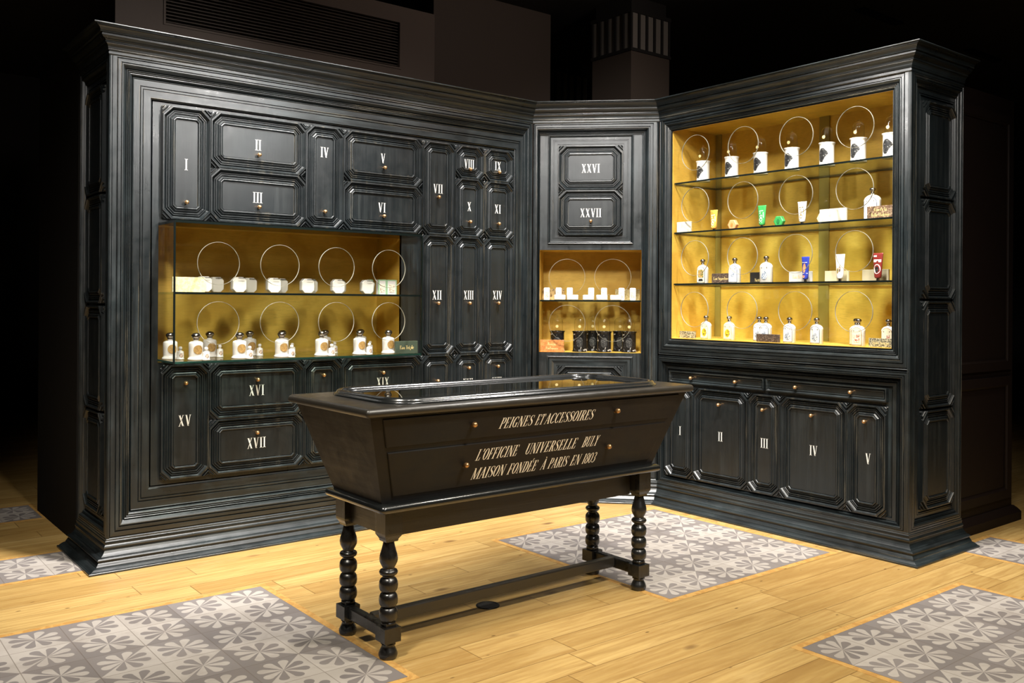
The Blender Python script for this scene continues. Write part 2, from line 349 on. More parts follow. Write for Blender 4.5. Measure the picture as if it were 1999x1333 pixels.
# ------------------------------------------------------------------ mesh builder
class MB:
    def __init__(s, T=None):
        s.v = []; s.f = []; s.mi = []; s.sm = []; s.T = T
    def P(s, p):
        p = Vector(p)
        return s.T(p) if s.T else p
    def add(s, pts, faces, mi=0, smooth=False):
        o = len(s.v); s.v += [s.P(p) for p in pts]
        for i, f in enumerate(faces):
            s.f.append([o + k for k in f]); s.mi.append(mi[i] if isinstance(mi, (list, tuple)) else mi); s.sm.append(smooth)
    def box(s, x0, x1, y0, y1, z0, z1, mi=0):
        p = [(x0, y0, z0), (x1, y0, z0), (x1, y1, z0), (x0, y1, z0), (x0, y0, z1), (x1, y0, z1), (x1, y1, z1), (x0, y1, z1)]
        s.add(p, [(0, 3, 2, 1), (4, 5, 6, 7), (0, 1, 5, 4), (1, 2, 6, 5), (2, 3, 7, 6), (3, 0, 4, 7)], mi)
    def bbox(s, x0, x1, y0, y1, z0, z1, b=0.003, mi=0):
        """box with chamfered edges"""
        bm = bmesh.new()
        bmesh.ops.create_cube(bm, size=1)
        for v in bm.verts:
            v.co = Vector(((x0 + x1) / 2 + v.co.x * (x1 - x0), (y0 + y1) / 2 + v.co.y * (y1 - y0), (z0 + z1) / 2 + v.co.z * (z1 - z0)))
        bmesh.ops.bevel(bm, geom=bm.edges[:], offset=b, segments=2, affect='EDGES', profile=0.5)
        s.frombm(bm, mi)
    def frombm(s, bm, mi=0, smooth=False):
        bm.verts.index_update()
        s.add([v.co.copy() for v in bm.verts], [[v.index for v in f.verts] for f in bm.faces], mi, smooth)
        bm.free()
    def rings(s, rs, closed=True, cap0=False, cap1=False, mi=0, smooth=False):
        """bridge successive rings (lists of equal length)"""
        n = len(rs[0]); pts = [p for r in rs for p in r]; fs = []; ms = []
        for k in range(len(rs) - 1):
            for i in range(n if closed else n - 1):
                j = (i + 1) % n
                fs.append((k * n + i, k * n + j, (k + 1) * n + j, (k + 1) * n + i)); ms.append(mi[i] if isinstance(mi, (list, tuple)) else mi)
        if cap0: fs.append(tuple(range(n))[::-1]); ms.append(0 if isinstance(mi, (list, tuple)) else mi)
        if cap1: fs.append(tuple((len(rs) - 1) * n + i for i in range(n))); ms.append(0 if isinstance(mi, (list, tuple)) else mi)
        s.add(pts, fs, ms, smooth)
    def lathe(s, prof, c=(0, 0, 0), seg=24, mi=0, smooth=True, sx=1, sy=1, cap0=False, cap1=False):
        rs = []
        for r, z in prof:
            rs.append([(c[0] + r * sx * math.cos(2 * math.pi * i / seg), c[1] + r * sy * math.sin(2 * math.pi * i / seg), c[2] + z) for i in range(seg)])
        s.rings(rs, True, cap0, cap1, mi, smooth)
    def poly(s, pts, mi=0): s.add(pts, [tuple(range(len(pts)))], mi)
    def prism(s, pts2, y0, y1, mi=0):
        """pts2: (x,z) outline counter-clockwise seen from -y ; extruded along y"""
        n = len(pts2)
        a = [(x, y0, z) for x, z in pts2]; b = [(x, y1, z) for x, z in pts2]
        fs = [tuple(range(n)), tuple(range(2 * n - 1, n - 1, -1))]
        for i in range(n):
            j = (i + 1) % n; fs.append((i, n + i, n + j, j))
        s.add(a + b, fs, mi)
    def build(s, name, mats, parent=None, fix=True):
        me = bpy.data.meshes.new(name)
        me.from_pydata(s.v, [], s.f)
        if not isinstance(mats, (list, tuple)): mats = [mats]
        for m in mats: me.materials.append(M[m] if isinstance(m, str) else m)
        me.polygons.foreach_set('material_index', s.mi)
        me.polygons.foreach_set('use_smooth', s.sm)
        me.update()
        if fix:
            bm = bmesh.new(); bm.from_mesh(me)
            bmesh.ops.remove_doubles(bm, verts=bm.verts, dist=1e-6)
            bmesh.ops.recalc_face_normals(bm, faces=bm.faces)
            bm.to_mesh(me); bm.free()
        o = bpy.data.objects.new(name, me); COL.objects.link(o)
        if parent: o.parent = parent
        return o

def thing(name, label, cat, loc=(0, 0, 0), rz=0, group=None):
    o = bpy.data.objects.new(name, None); COL.objects.link(o); o.empty_display_size = 0.1
    o.location = loc; o.rotation_euler = (0, 0, rz)
    o['label'] = label; o['category'] = cat
    if group: o['group'] = group
    return o
def tag(o, label, cat, group=None):
    o['label'] = label; o['category'] = cat
    if group: o['group'] = group
    return o
def structure(o): o['kind'] = 'structure'; return o
def dup(root, loc, rz, label, group=None):
    r = root.copy(); COL.objects.link(r); r.location = loc; r.rotation_euler = (0, 0, rz); r['label'] = label
    if group: r['group'] = group
    for ch in list(root.children):
        c = ch.copy(); COL.objects.link(c); c.parent = r
        for g in ch.children:
            d = g.copy(); COL.objects.link(d); d.parent = c
    return r

# ------------------------------------------------------------------ lettering (high-contrast roman capitals built from strokes)
THK, THN = 0.115, 0.030
def _stroke(pts, ws):
    L, R = [], []
    for i, p in enumerate(pts):
        a = pts[max(i - 1, 0)]; b = pts[min(i + 1, len(pts) - 1)]
        dx, dy = b[0] - a[0], b[1] - a[1]; l = math.hypot(dx, dy) or 1
        w = ws[i] / 2; nx, ny = -dy / l, dx / l
        L.append((p[0] + nx * w, p[1] + ny * w)); R.append((p[0] - nx * w, p[1] - ny * w))
    return [[L[i], R[i], R[i + 1], L[i + 1]] for i in range(len(pts) - 1)]
def _curve(cx, cy, rx, ry, a0, a1, thick=THK, thin=THN, n=14):
    pts, ws = [], []
    for i in range(n + 1):
        a = math.radians(a0 + (a1 - a0) * i / n)
        pts.append((cx + rx * math.cos(a), cy + ry * math.sin(a)))
        ws.append(thin + (thick - thin) * abs(math.cos(a)) ** 1.3)
    return _stroke(pts, ws)
def _rect(x0, x1, y0, y1): return [[(x0, y0), (x1, y0), (x1, y1), (x0, y1)]]
def _stem(x, w=THK, y0=0, y1=1, sf=0.07, bot=True, top=True):
    q = _rect(x - w / 2, x + w / 2, y0, y1)
    if bot: q += _rect(x - w / 2 - sf, x + w / 2 + sf, y0, y0 + THN)
    if top: q += _rect(x - w / 2 - sf, x + w / 2 + sf, y1 - THN, y1)
    return q
def _diag(x0, y0, x1, y1, w): return [[(x0 - w / 2, y0), (x0 + w / 2, y0), (x1 + w / 2, y1), (x1 - w / 2, y1)]]
def _ser(x, y, h=0.09): return _rect(x - h, x + h, y, y + THN)
def glyph(c):
    t, h = THK, THN
    if c == 'I': return _stem(0.155), 0.31
    if c == 'V': return _diag(0.13, 1, 0.30, 0, t * 1.05) + _diag(0.46, 1, 0.30, 0, h * 1.4) + _ser(0.13, 1 - h) + _ser(0.46, 1 - h, 0.075), 0.58
    if c == 'X': return _diag(0.14, 1, 0.43, 0, t * 1.1) + _diag(0.43, 1, 0.12, 0, h * 1.4) + _ser(0.14, 1 - h) + _ser(0.43, 1 - h, .07) + _ser(0.12, 0, .07) + _ser(0.43, 0), 0.57
    if c == 'E' or c == 'É':
        q = _stem(0.15) + _rect(0.15, 0.44, 0, h) + _rect(0.15, 0.42, 1 - h, 1) + _rect(0.15, 0.34, 0.5, 0.5 + h)
        q += [[(0.44, 0), (0.46, 0.26), (0.435, 0.26), (0.36, 0)], [(0.42, 1), (0.44, 0.77), (0.415, 0.77), (0.34, 1)]] + _rect(0.32, 0.345, 0.40, 0.62)
        if c == 'É': q += [[(0.24, 1.06), (0.29, 1.06), (0.40, 1.2), (0.31, 1.2)]]
        return q, 0.52
    if c == 'F':
        q = _stem(0.15) + _rect(0.15, 0.42, 1 - h, 1) + _rect(0.15, 0.34, 0.48, 0.48 + h)
        return q + [[(0.42, 1), (0.44, 0.75), (0.415, 0.75), (0.34, 1)]] + _rect(0.32, 0.345, 0.38, 0.60), 0.49
    if c == 'L': return _stem(0.15) + _rect(0.15, 0.43, 0, h) + [[(0.43, 0), (0.45, 0.28), (0.425, 0.28), (0.35, 0)]], 0.49
    if c == 'T':
        q = _stem(0.25, top=False) + _rect(0.03, 0.47, 1 - h, 1)
        return q + [[(0.03, 1), (0.11, 1), (0.045, 0.76), (0.02, 0.76)], [(0.39, 1), (0.47, 1), (0.48, 0.76), (0.455, 0.76)]], 0.50
    if c == 'P': return _stem(0.15, top=False) + _rect(0.02, 0.28, 1 - h, 1) + _rect(0.15, 0.28, 0.46, 0.46 + h) + _curve(0.28, 0.73, 0.14, 0.255, 90, -90), 0.48
    if c == 'R': return _stem(0.15, top=False) + _rect(0.02, 0.28, 1 - h, 1) + _rect(0.15, 0.28, 0.50, 0.50 + h) + _curve(0.28, 0.75, 0.13, 0.235, 90, -90) + _diag(0.30, 0.51, 0.45, 0.0, t) + _rect(0.40, 0.56, 0, h), 0.55
    if c == 'B': return _stem(0.15, bot=False, top=False) + _rect(0.02, 0.28, 1 - h, 1) + _rect(0.02, 0.28, 0, h) + _rect(0.15, 0.28, 0.51, 0.51 + h) + _curve(0.27, 0.755, 0.12, 0.23, 90, -90) + _curve(0.28, 0.265, 0.15, 0.25, 90, -90), 0.50
    if c == 'D': return _stem(0.15, bot=False, top=False) + _rect(0.02, 0.25, 1 - h, 1) + _rect(0.02, 0.25, 0, h) + _curve(0.24, 0.5, 0.22, 0.485, 90, -90, t * 1.1), 0.54
    if c == 'O' or c == '0': return _curve(0.27, 0.5, 0.19, 0.485, 0, 360, t * 1.1, h, 28), 0.54
    if c == 'C': return _curve(0.28, 0.5, 0.20, 0.485, 40, 320, t * 1.1, h, 24) + _rect(0.42, 0.445, 0.68, 0.98) + _curve(0.28, 0.5, 0.20, 0.485, -40, -62, h, h, 4), 0.50
    if c == 'G': return _curve(0.28, 0.5, 0.20, 0.485, 40, 320, t * 1.1, h, 24) + _rect(0.42, 0.445, 0.68, 0.98) + _stem(0.42, t, 0.02, 0.42, 0.06, bot=False), 0.55
    if c == 'S':
        pts = [(0.40, 0.80), (0.37, 0.93), (0.26, 0.985), (0.15, 0.94), (0.10, 0.80), (0.13, 0.66), (0.24, 0.54), (0.35, 0.42), (0.41, 0.26), (0.37, 0.08), (0.25, 0.015), (0.13, 0.06), (0.09, 0.20)]
        ws = [h, h, h, 0.06, t * .8, t, t * 1.15, t * 1.15, t * .95, 0.06, h, h, h]
        return _stroke(pts, ws) + _rect(0.395, 0.42, 0.72, 0.98) + _rect(0.08, 0.105, 0.02, 0.30), 0.48
    if c == 'U': return _stem(0.15, y0=0.26, bot=False) + _stem(0.45, h * 1.3, 0.26, 1, 0.075, bot=False) + _curve(0.30, 0.27, 0.15, 0.255, 180, 360, t * .8), 0.58
    if c == 'Y': return _diag(0.12, 1, 0.27, 0.45, t) + _diag(0.42, 1, 0.27, 0.45, h * 1.4) + _stem(0.27, t, 0, 0.47, top=False) + _ser(0.12, 1 - h) + _ser(0.42, 1 - h, .07), 0.53
    if c == 'N': return _stem(0.12, h * 1.3) + _stem(0.50, h * 1.3, bot=False) + _diag(0.13, 1, 0.49, 0, t * 1.1), 0.61
    if c == 'M': return _stem(0.12, h * 1.3) + _stem(0.66, t) + _diag(0.14, 1, 0.37, 0.02, t) + _diag(0.62, 1, 0.37, 0.02, h * 1.3), 0.80
    if c in 'AÀ':
        q = _diag(0.27, 1, 0.09, 0, h * 1.4) + _diag(0.27, 1, 0.46, 0, t * 1.05) + _rect(0.15, 0.38, 0.30, 0.30 + h) + _ser(0.09, 0, .075) + _ser(0.46, 0)
        if c == 'À': q += [[(0.16, 1.2), (0.26, 1.2), (0.31, 1.06), (0.26, 1.06)]]
        return q, 0.56
    if c == '1': return _stem(0.17, top=False) + [[(0.17, 1), (0.17, 0.93), (0.05, 0.86), (0.05, 0.89)]], 0.33
    if c == '8': return _curve(0.25, 0.76, 0.15, 0.225, 0, 360, t * .8, h, 22) + _curve(0.25, 0.27, 0.17, 0.255, 0, 360, t, h, 22), 0.50
    if c == '3': return _curve(0.22, 0.75, 0.14, 0.235, 150, -90, t * .85) + _curve(0.22, 0.265, 0.17, 0.25, 90, -150, t), 0.46
    if c == "'": return [[(0.05, 1), (0.15, 1), (0.10, 0.74), (0.06, 0.74)]], 0.20
    return [], 0.22
def word(mb, text, x0, x1, z0, h, y, slant=0.0):
    """flat letters filling x0..x1 on the plane y (x right, z up)"""
    gl = [glyph(c) for c in text]; tot = sum(g[1] for g in gl)
    k = (x1 - x0) / tot; x = x0
    for polys, adv in gl:
        for q in polys:
            mb.add([(x + p[0] * k + slant * p[1] * h, y, z0 + p[1] * h) for p in q], [tuple(range(len(q)))])
        x += adv * k
def natural(text): return sum(glyph(c)[1] for c in text)

XH = 0.56
def low(c):
    t, h, X = 0.13, 0.035, XH
    bowl = lambda cx: _curve(cx, X / 2, 0.15, X / 2, 0, 360, t, h, 20)
    if c == 'a': return _curve(0.19, 0.17, 0.12, 0.165, 60, 330, t * .9, h, 14) + _stem(0.34, t, 0, X * .8, .04, True, False) + _curve(0.22, X * .72, 0.13, X * .27, 0, 165, h, h * 1.4, 8), 0.44
    if c == 'u': return _stem(0.12, t, 0.14, X, .05, False) + _stem(0.36, t, 0, X, .05) + _curve(0.23, 0.15, 0.11, 0.14, 180, 330, t * .6, h, 8), 0.48
    if c in 'eé': return _curve(0.20, X / 2, 0.15, X / 2, 20, 320, t, h, 18) + _rect(0.08, 0.35, X * .52, X * .52 + h) + ([[(0.18, X + .06), (0.24, X + .06), (0.34, X + .20), (0.25, X + .20)]] if c == 'é' else []), 0.42
    if c == 'o': return bowl(0.20), 0.42
    if c in 'dq': return bowl(0.19) + (_stem(0.34, t, 0, 1.02, .05) if c == 'd' else _stem(0.34, t, -.30, X, .05)), 0.46
    if c == 'p': return bowl(0.27) + _stem(0.12, t, -.30, X, .05), 0.46
    if c == 'g': return _curve(0.20, X * .62, 0.13, X * .36, 0, 360, t * .8, h, 18) + _curve(0.20, -.12, 0.16, .16, 0, 360, t * .6, h, 18) + _rect(.30, .42, X - .06, X), 0.43
    if c in 'nmh':
        q = _stem(0.12, t, 0, 1.02 if c == 'h' else X, .05)
        for k in range(2 if c == 'm' else 1):
            x = 0.12 + .27 * k; q += _curve(x + .13, X - .17, 0.14, 0.17, 0, 150, t * .6, h, 8) + _stem(x + .26, t, 0, X - .12, .05, True, False)
        return q, 0.52 if c != 'm' else 0.79
    if c == 'r': return _stem(0.12, t, 0, X, .05) + _curve(0.25, X - .12, 0.08, 0.11, 20, 150, h * 1.5, h * 1.5, 6), 0.36
    if c == 'i': return _stem(0.12, t, 0, X, .05) + _rect(0.06, 0.18, X + .14, X + .27), 0.25
    if c == 'l': return _stem(0.12, t, 0, 1.02, .05), 0.25
    if c == 't': return _stem(0.15, t, 0.03, X + .18, .03, True, False) + _rect(0.02, 0.30, X - h, X), 0.31
    if c == 'f': return _stem(0.14, t, 0, .88, .05, True, False) + _rect(0.02, 0.30, X - h, X) + _curve(0.22, .87, 0.10, 0.14, 20, 170, h * 1.6, h * 1.6, 8), 0.32
    if c == 's': return [[(p[0] * .80, p[1] * X) for p in q] for q in glyph('S')[0]], 0.38
    if c == 'y': return _diag(0.10, X, 0.24, 0, t) + _diag(0.40, X, 0.16, -.30, h * 1.6) + _ser(.10, X - h, .08) + _ser(.40, X - h, .07), 0.48
    if c == ' ': return [], 0.22
    if c == 'H': return _stem(0.15) + _stem(0.52) + _rect(0.15, 0.52, .5, .5 + h), 0.67
    return glyph(c)
def small_text(name, text, size, mat, parent, loc, squeeze=1.0):
    """gold serif lettering on a block, lines centred on loc; size is the cap height"""
    mb = MB(); lines = text.split('\n'); n = len(lines); lead = size * 1.45
    for i, ln in enumerate(lines):
        gl = [low(c) if c not in "ÉÀ" else glyph(c) for c in ln]; tot = sum(g[1] for g in gl) * size * squeeze
        x = -tot / 2; z = (n - 1) / 2 * lead - i * lead - size / 2
        for polys, adv in gl:
            for q in polys: mb.add([(x + p[0] * size * squeeze, 0, z + p[1] * size) for p in q], [tuple(range(len(q)))])
            x += adv * size * squeeze
    r = mb.build(name, mat, parent, fix=False); r.location = loc
    return r

# ------------------------------------------------------------------ joinery helpers (x right, y into the cabinet, z up)
FRAME = [(0, .014), (.002, .004), (.006, 0), (.010, .003), (.0115, .011), (.015, .011), (.016, .001), (.035, .0), (.0365, .011), (.0405, .011), (.0415, .001), (.0545, .001), (.0555, .011),
         (.0590, .011), (.0600, .002), (.064, .002), (.069, .005), (.076, .016), (.082, .024), (.0830, .018), (.0855, .0155), (.0880, .018), (.0888, .026), (.0912, .026), (.0918, .018), (.094, .016), (.0965, .018), (.0972, .026),
         (.0998, .026), (.1003, .0185), (.1020, .0175), (.1045, .0190), (.1080, .0240), (.1115, .0315), (.1135, .0365), (.1148, .037), (.1155, .028), (.1175, .026), (.1205, .028), (.1210, .030), (.1495, .030), (.1505, .039),
         (.1545, .039), (.1555, .031), (.163, .031), (.164, .039), (.167, .039), (.168, .0325), (.202, .033), (.2035, .043), (.209, .045), (.215, .045)]
def sub_frame(w, depth, base=FRAME, lo=0.0, hi=1.0):
    """a slice of the running moulding, rescaled to width w and total depth"""
    W0 = base[-1][0]; seg = [p for p in base if lo * W0 <= p[0] <= hi * W0]
    a, b = seg[0][0], seg[-1][0]; d0, d1 = 0.0, max(p[1] for p in seg)
    return [((p[0] - a) / (b - a) * w, p[1] / d1 * depth) for p in seg]
def mitred_frame(mb, x0, x1, z0, z1, prof, y=0.0, sl=1, sr=1, sb=1, st=1):
    rs = []
    for d, dep in prof:
        rs.append([(x0 + d * sl, y + dep, z0 + d * sb), (x1 - d * sr, y + dep, z0 + d * sb), (x1 - d * sr, y + dep, z1 - d * st), (x0 + d * sl, y + dep, z1 - d * st)])
    mb.rings(rs, True, mi=[1, 0, 1, 0])
def octo(x0, x1, z0, z1, c, d):
    l = max(c - 0.586 * d, 0.002); a, b, p, q = x0 + d, x1 - d, z0 + d, z1 - d
    return [(a + l, p), (b - l, p), (b, p + l), (b, q - l), (b - l, q), (a + l, q), (a, q - l), (a, p + l)]
BLOCK = [(0, .030), (.006, .031), (.0075, .0255), (.0115, .0195), (.0165, .0135), (.0182, .0125), (.0188, .0185), (.0205, .0205), (.0230, .0205), (.0245, .0180), (.0250, .0120), (.0272, .0120), (.0278, .0185), (.0300, .0215), (.0325, .0215), (.0342, .0190), (.0348, .0135),
         (.0365, .0135), (.041, .0190), (.0455, .0235), (.0470, .0235), (.0475, .0140), (.0495, .0140), (.0500, .0215), (.0520, .0255), (.0550, .0268), (.0585, .0260), (.0610, .0230), (.0618, .0160), (.0632, .0160), (.0640, .0195), (.0665, .0195)]
def block(mb, x0, x1, z0, z1, yb, c=.046, k=1.0, center=True):
    """raised octagon-moulded drawer front standing k*28 mm proud of the plane y=yb"""
    x0 += .0015; x1 -= .0015; z0 += .0015; z1 -= .0015
    rs = [[(x, yb, z) for x, z in octo(x0, x1, z0, z1, c, 0)]]
    for d, h in BLOCK: rs.append([(x, yb - h * k, z) for x, z in octo(x0, x1, z0, z1, c, d)])
    mb.rings(rs, True, False, center)
    # stepped triangles outside the chamfers
    steps = [(0, .031), (.08, .031), (.14, .018), (.34, .016), (.38, .025), (.44, .028), (.50, .028), (.54, .025), (.57, .013), (.72, .011), (.75, .018), (.80, .020), (.86, .018), (.90, .006), (1.0, .003)]
    for cx, cz, sx, sz in ((x0, z0, 1, 1), (x1, z0, -1, 1), (x1, z1, -1, -1), (x0, z1, 1, -1)):
        prev = None
        for t, h in steps:
            e = c * (1 - t)
            cur = ((cx + sx * e, yb - h * k, cz), (cx, yb - h * k, cz + sz * e))
            if prev: mb.add([prev[0], cur[0], cur[1], prev[1]], [(0, 1, 2, 3)])
            if prev:   # side walls down to the backing
                for i in (0, 1):
                    a, b = prev[i], cur[i]
                    mb.add([a, b, (b[0], yb, b[2]), (a[0], yb, a[2])], [(0, 1, 2, 3)])
            prev = cur
def knob_at(parent, x, y, z, r=.0108):
    mb = MB(lambda p: Vector((x + p.x, y - p.z, z + p.y)))
    mb.lathe([(.005, 0), (.005, .008), (.008, .010), (r * .95, .015), (r, .020), (r * .9, .026), (r * .5, .031), (0.0005, .0325)], seg=16, cap1=True)
    return mb.build('knob', 'knob', parent)
def numeral(parent, text, x, z, y, h=.056, w=None):
    n = natural(text); w = w or n * h * 1.07
    mb = MB(); word(mb, text, x - w / 2, x + w / 2, z - h / 2, h, y)
    return mb.build('numeral', 'white', parent, fix=False)

CORNICE = [(.0, 2.446), (.004, 2.452), (.004, 2.461), (.0005, 2.462), (.0005, 2.465), (.006, 2.466), (.008, 2.471), (.006, 2.475), (.0075, 2.477), (.009, 2.484), (.013, 2.492), (.018, 2.497), (.018, 2.499), (.0235, 2.500), (.0245, 2.504), (.0235, 2.507), (.0215, 2.508), (.026, 2.512), (.034, 2.516), (.041, 2.5215), (.045, 2.527), (.0455, 2.532), (.0435, 2.534), (.0435, 2.5365),
           (.054, 2.537), (.0555, 2.541), (.0535, 2.544), (.056, 2.549), (.060, 2.556), (.066, 2.561), (.075, 2.5645), (.075, 2.566), (.087, 2.567), (.089, 2.5705), (.087, 2.574)]
PLINTH = [(.0, .138), (.003, .136), (.003, .130), (.007, .127), (.0075, .122), (.0055, .119), (.006, .112), (.011, .108), (.0135, .102), (.0125, .096), (.0095, .094), (.011, .086), (.016, .077), (.023, .0685), (.030, .0635), (.030, .062), (.040, .061), (.047, .0585), (.051, .0535), (.050, .048), (.0455, .045), (.0455, .043), (.050, .038), (.055, .031), (.059, .026), (.059, .0235),
          (.066, .0225), (.075, .0195), (.083, .0150), (.089, .0120), (.089, .0105), (.0985, .0100), (.100, .0085), (.100, .0)]
TAN = math.tan(math.radians(22.5))
def sweep(name, parent, prof, w, depth, left, right, mats):
    """left/right: 'end' = return along the side to the back, 'mitre' = inner 135 degree mitre"""
    mb = MB(); rs = []
    for o, z in prof:
        r = []
        r += [(-o, depth, z), (-o, -o, z)] if left == 'end' else [(o * TAN, -o, z)]
        r += [(w + o, -o, z), (w + o, depth, z)] if right == 'end' else [(w - o * TAN, -o, z)]
        rs.append(r)
    mb.rings(rs, False)
    # close top or bottom with a flat board
    top = rs[-1] if prof[-1][1] > 1 else rs[0]
    pts = list(top)
    if left != 'end': pts = [(0, depth, top[0][2])] + pts
    if right != 'end': pts = pts + [(w, depth, top[0][2])]
    mb.poly(pts)
    return mb.build(name, mats, parent, fix=False)

def field_with_hole(mb, x0, x1, z0, z1, y, hx0, hx1, hz0, hz1, t=.02):
    mb.box(x0, x1, y, y + t, z0, hz0); mb.box(x0, x1, y, y + t, hz1, z1)
    mb.box(x0, hx0, y, y + t, hz0, hz1); mb.box(hx1, x1, y, y + t, hz0, hz1)
def lining(parent, x0, x1, z0, z1, y0, y1, t=.012, floor=True):
    mb = MB()
    mb.box(x0 - t, x1 + t, y1, y1 + t, z0 - t, z1 + t)
    mb.box(x0 - t, x0, y0, y1, z0, z1); mb.box(x1, x1 + t, y0, y1, z0, z1)
    mb.box(x0 - t, x1 + t, y0, y1, z1, z1 + t); mb.box(x0 - t, x1 + t, y0, y1, z0 - t, z0)
    return mb.build('niche_lining', 'gold', parent)
def pane(name, parent, x0, x1, z0, z1, y, t=.006, holes=()):
    bm = bmesh.new(); loops = []
    def loop(pts):
        vs = [bm.verts.new(p) for p in pts]
        loops.append([bm.edges.new((vs[i], vs[(i + 1) % len(vs)])) for i in range(len(vs))])
    loop([(x0, y, z0), (x1, y, z0), (x1, y, z1), (x0, y, z1)])
    for cx, cz, r in holes: loop([(cx + r * math.cos(2 * math.pi * i / 48), y, cz + r * math.sin(2 * math.pi * i / 48)) for i in range(48)])
    bmesh.ops.triangle_fill(bm, use_beauty=True, use_dissolve=False, edges=[e for l in loops for e in l])
    mb = MB(); mb.frombm(bm)
    o = mb.build(name, 'glass', parent, fix=False)
    for cx, cz, r in holes:
        rb = MB(); rs = []
        for rr, dy in ((r, 0), (r + .0016, 0), (r + .0016, t), (r, t), (r, 0)):
            rs.append([(cx + rr * math.cos(2 * math.pi * i / 64), y + dy, cz + rr * math.sin(2 * math.pi * i / 64)) for i in range(64)])
        rb.rings(rs, True, smooth=False)
        rb.build('cutout_rim', 'ring', o)
    return o
def shelf(parent, x0, x1, y0, y1, ztop, t=.010):
    mb = MB(); mb.box(x0, x1, y0 + .002, y1, ztop - t, ztop)
    s = mb.build('shelf', 'shelfglass', parent)
    e = MB(); e.box(x0, x1, y0, y0 + .003, ztop - t, ztop); e.build('front_edge', 'edge_dark', s)
    return s
def panel_side(parent, T, w, rows, z0, z1):
    """end of a cabinet: mitred stiles and four octagon panels; T maps (x,y,z) face coordinates"""
    mb = MB(T)
    mitred_frame(mb, 0, w, z0, z1, sub_frame(.15, .035, lo=0, hi=.80), sl=1, sr=.36, sb=.55, st=.75)
    mb.box(.10, w - .03, .034, .05, z0 + .06, z1 - .08)
    mb.build('end_frame', ['bv', 'bh'], parent)
    for a, b in rows:
        pb = MB(T); block(pb, .158, w - .055, a, b, .036, c=.05, k=.9)
        pb.build('end_panel', 'panel', parent)

# ------------------------------------------------------------------ the three cabinets
xL, yL, xR, yJ = 1.190, 4.598, 4.389, 4.019
WL, WD, WR, DEP = 2.620, 0.819, 1.681, 0.55
FR = {'L': ((xL, yL, 0), 0.0), 'D': ((3.810, 4.598, 0), -math.pi / 4), 'R': ((xR, yJ, 0), -math.pi / 2)}
def at(k, x, y, z):
    o, r = FR[k]; c, s = math.cos(r), math.sin(r)
    return (o[0] + c * x - s * y, o[1] + s * x + c * y, o[2] + z)

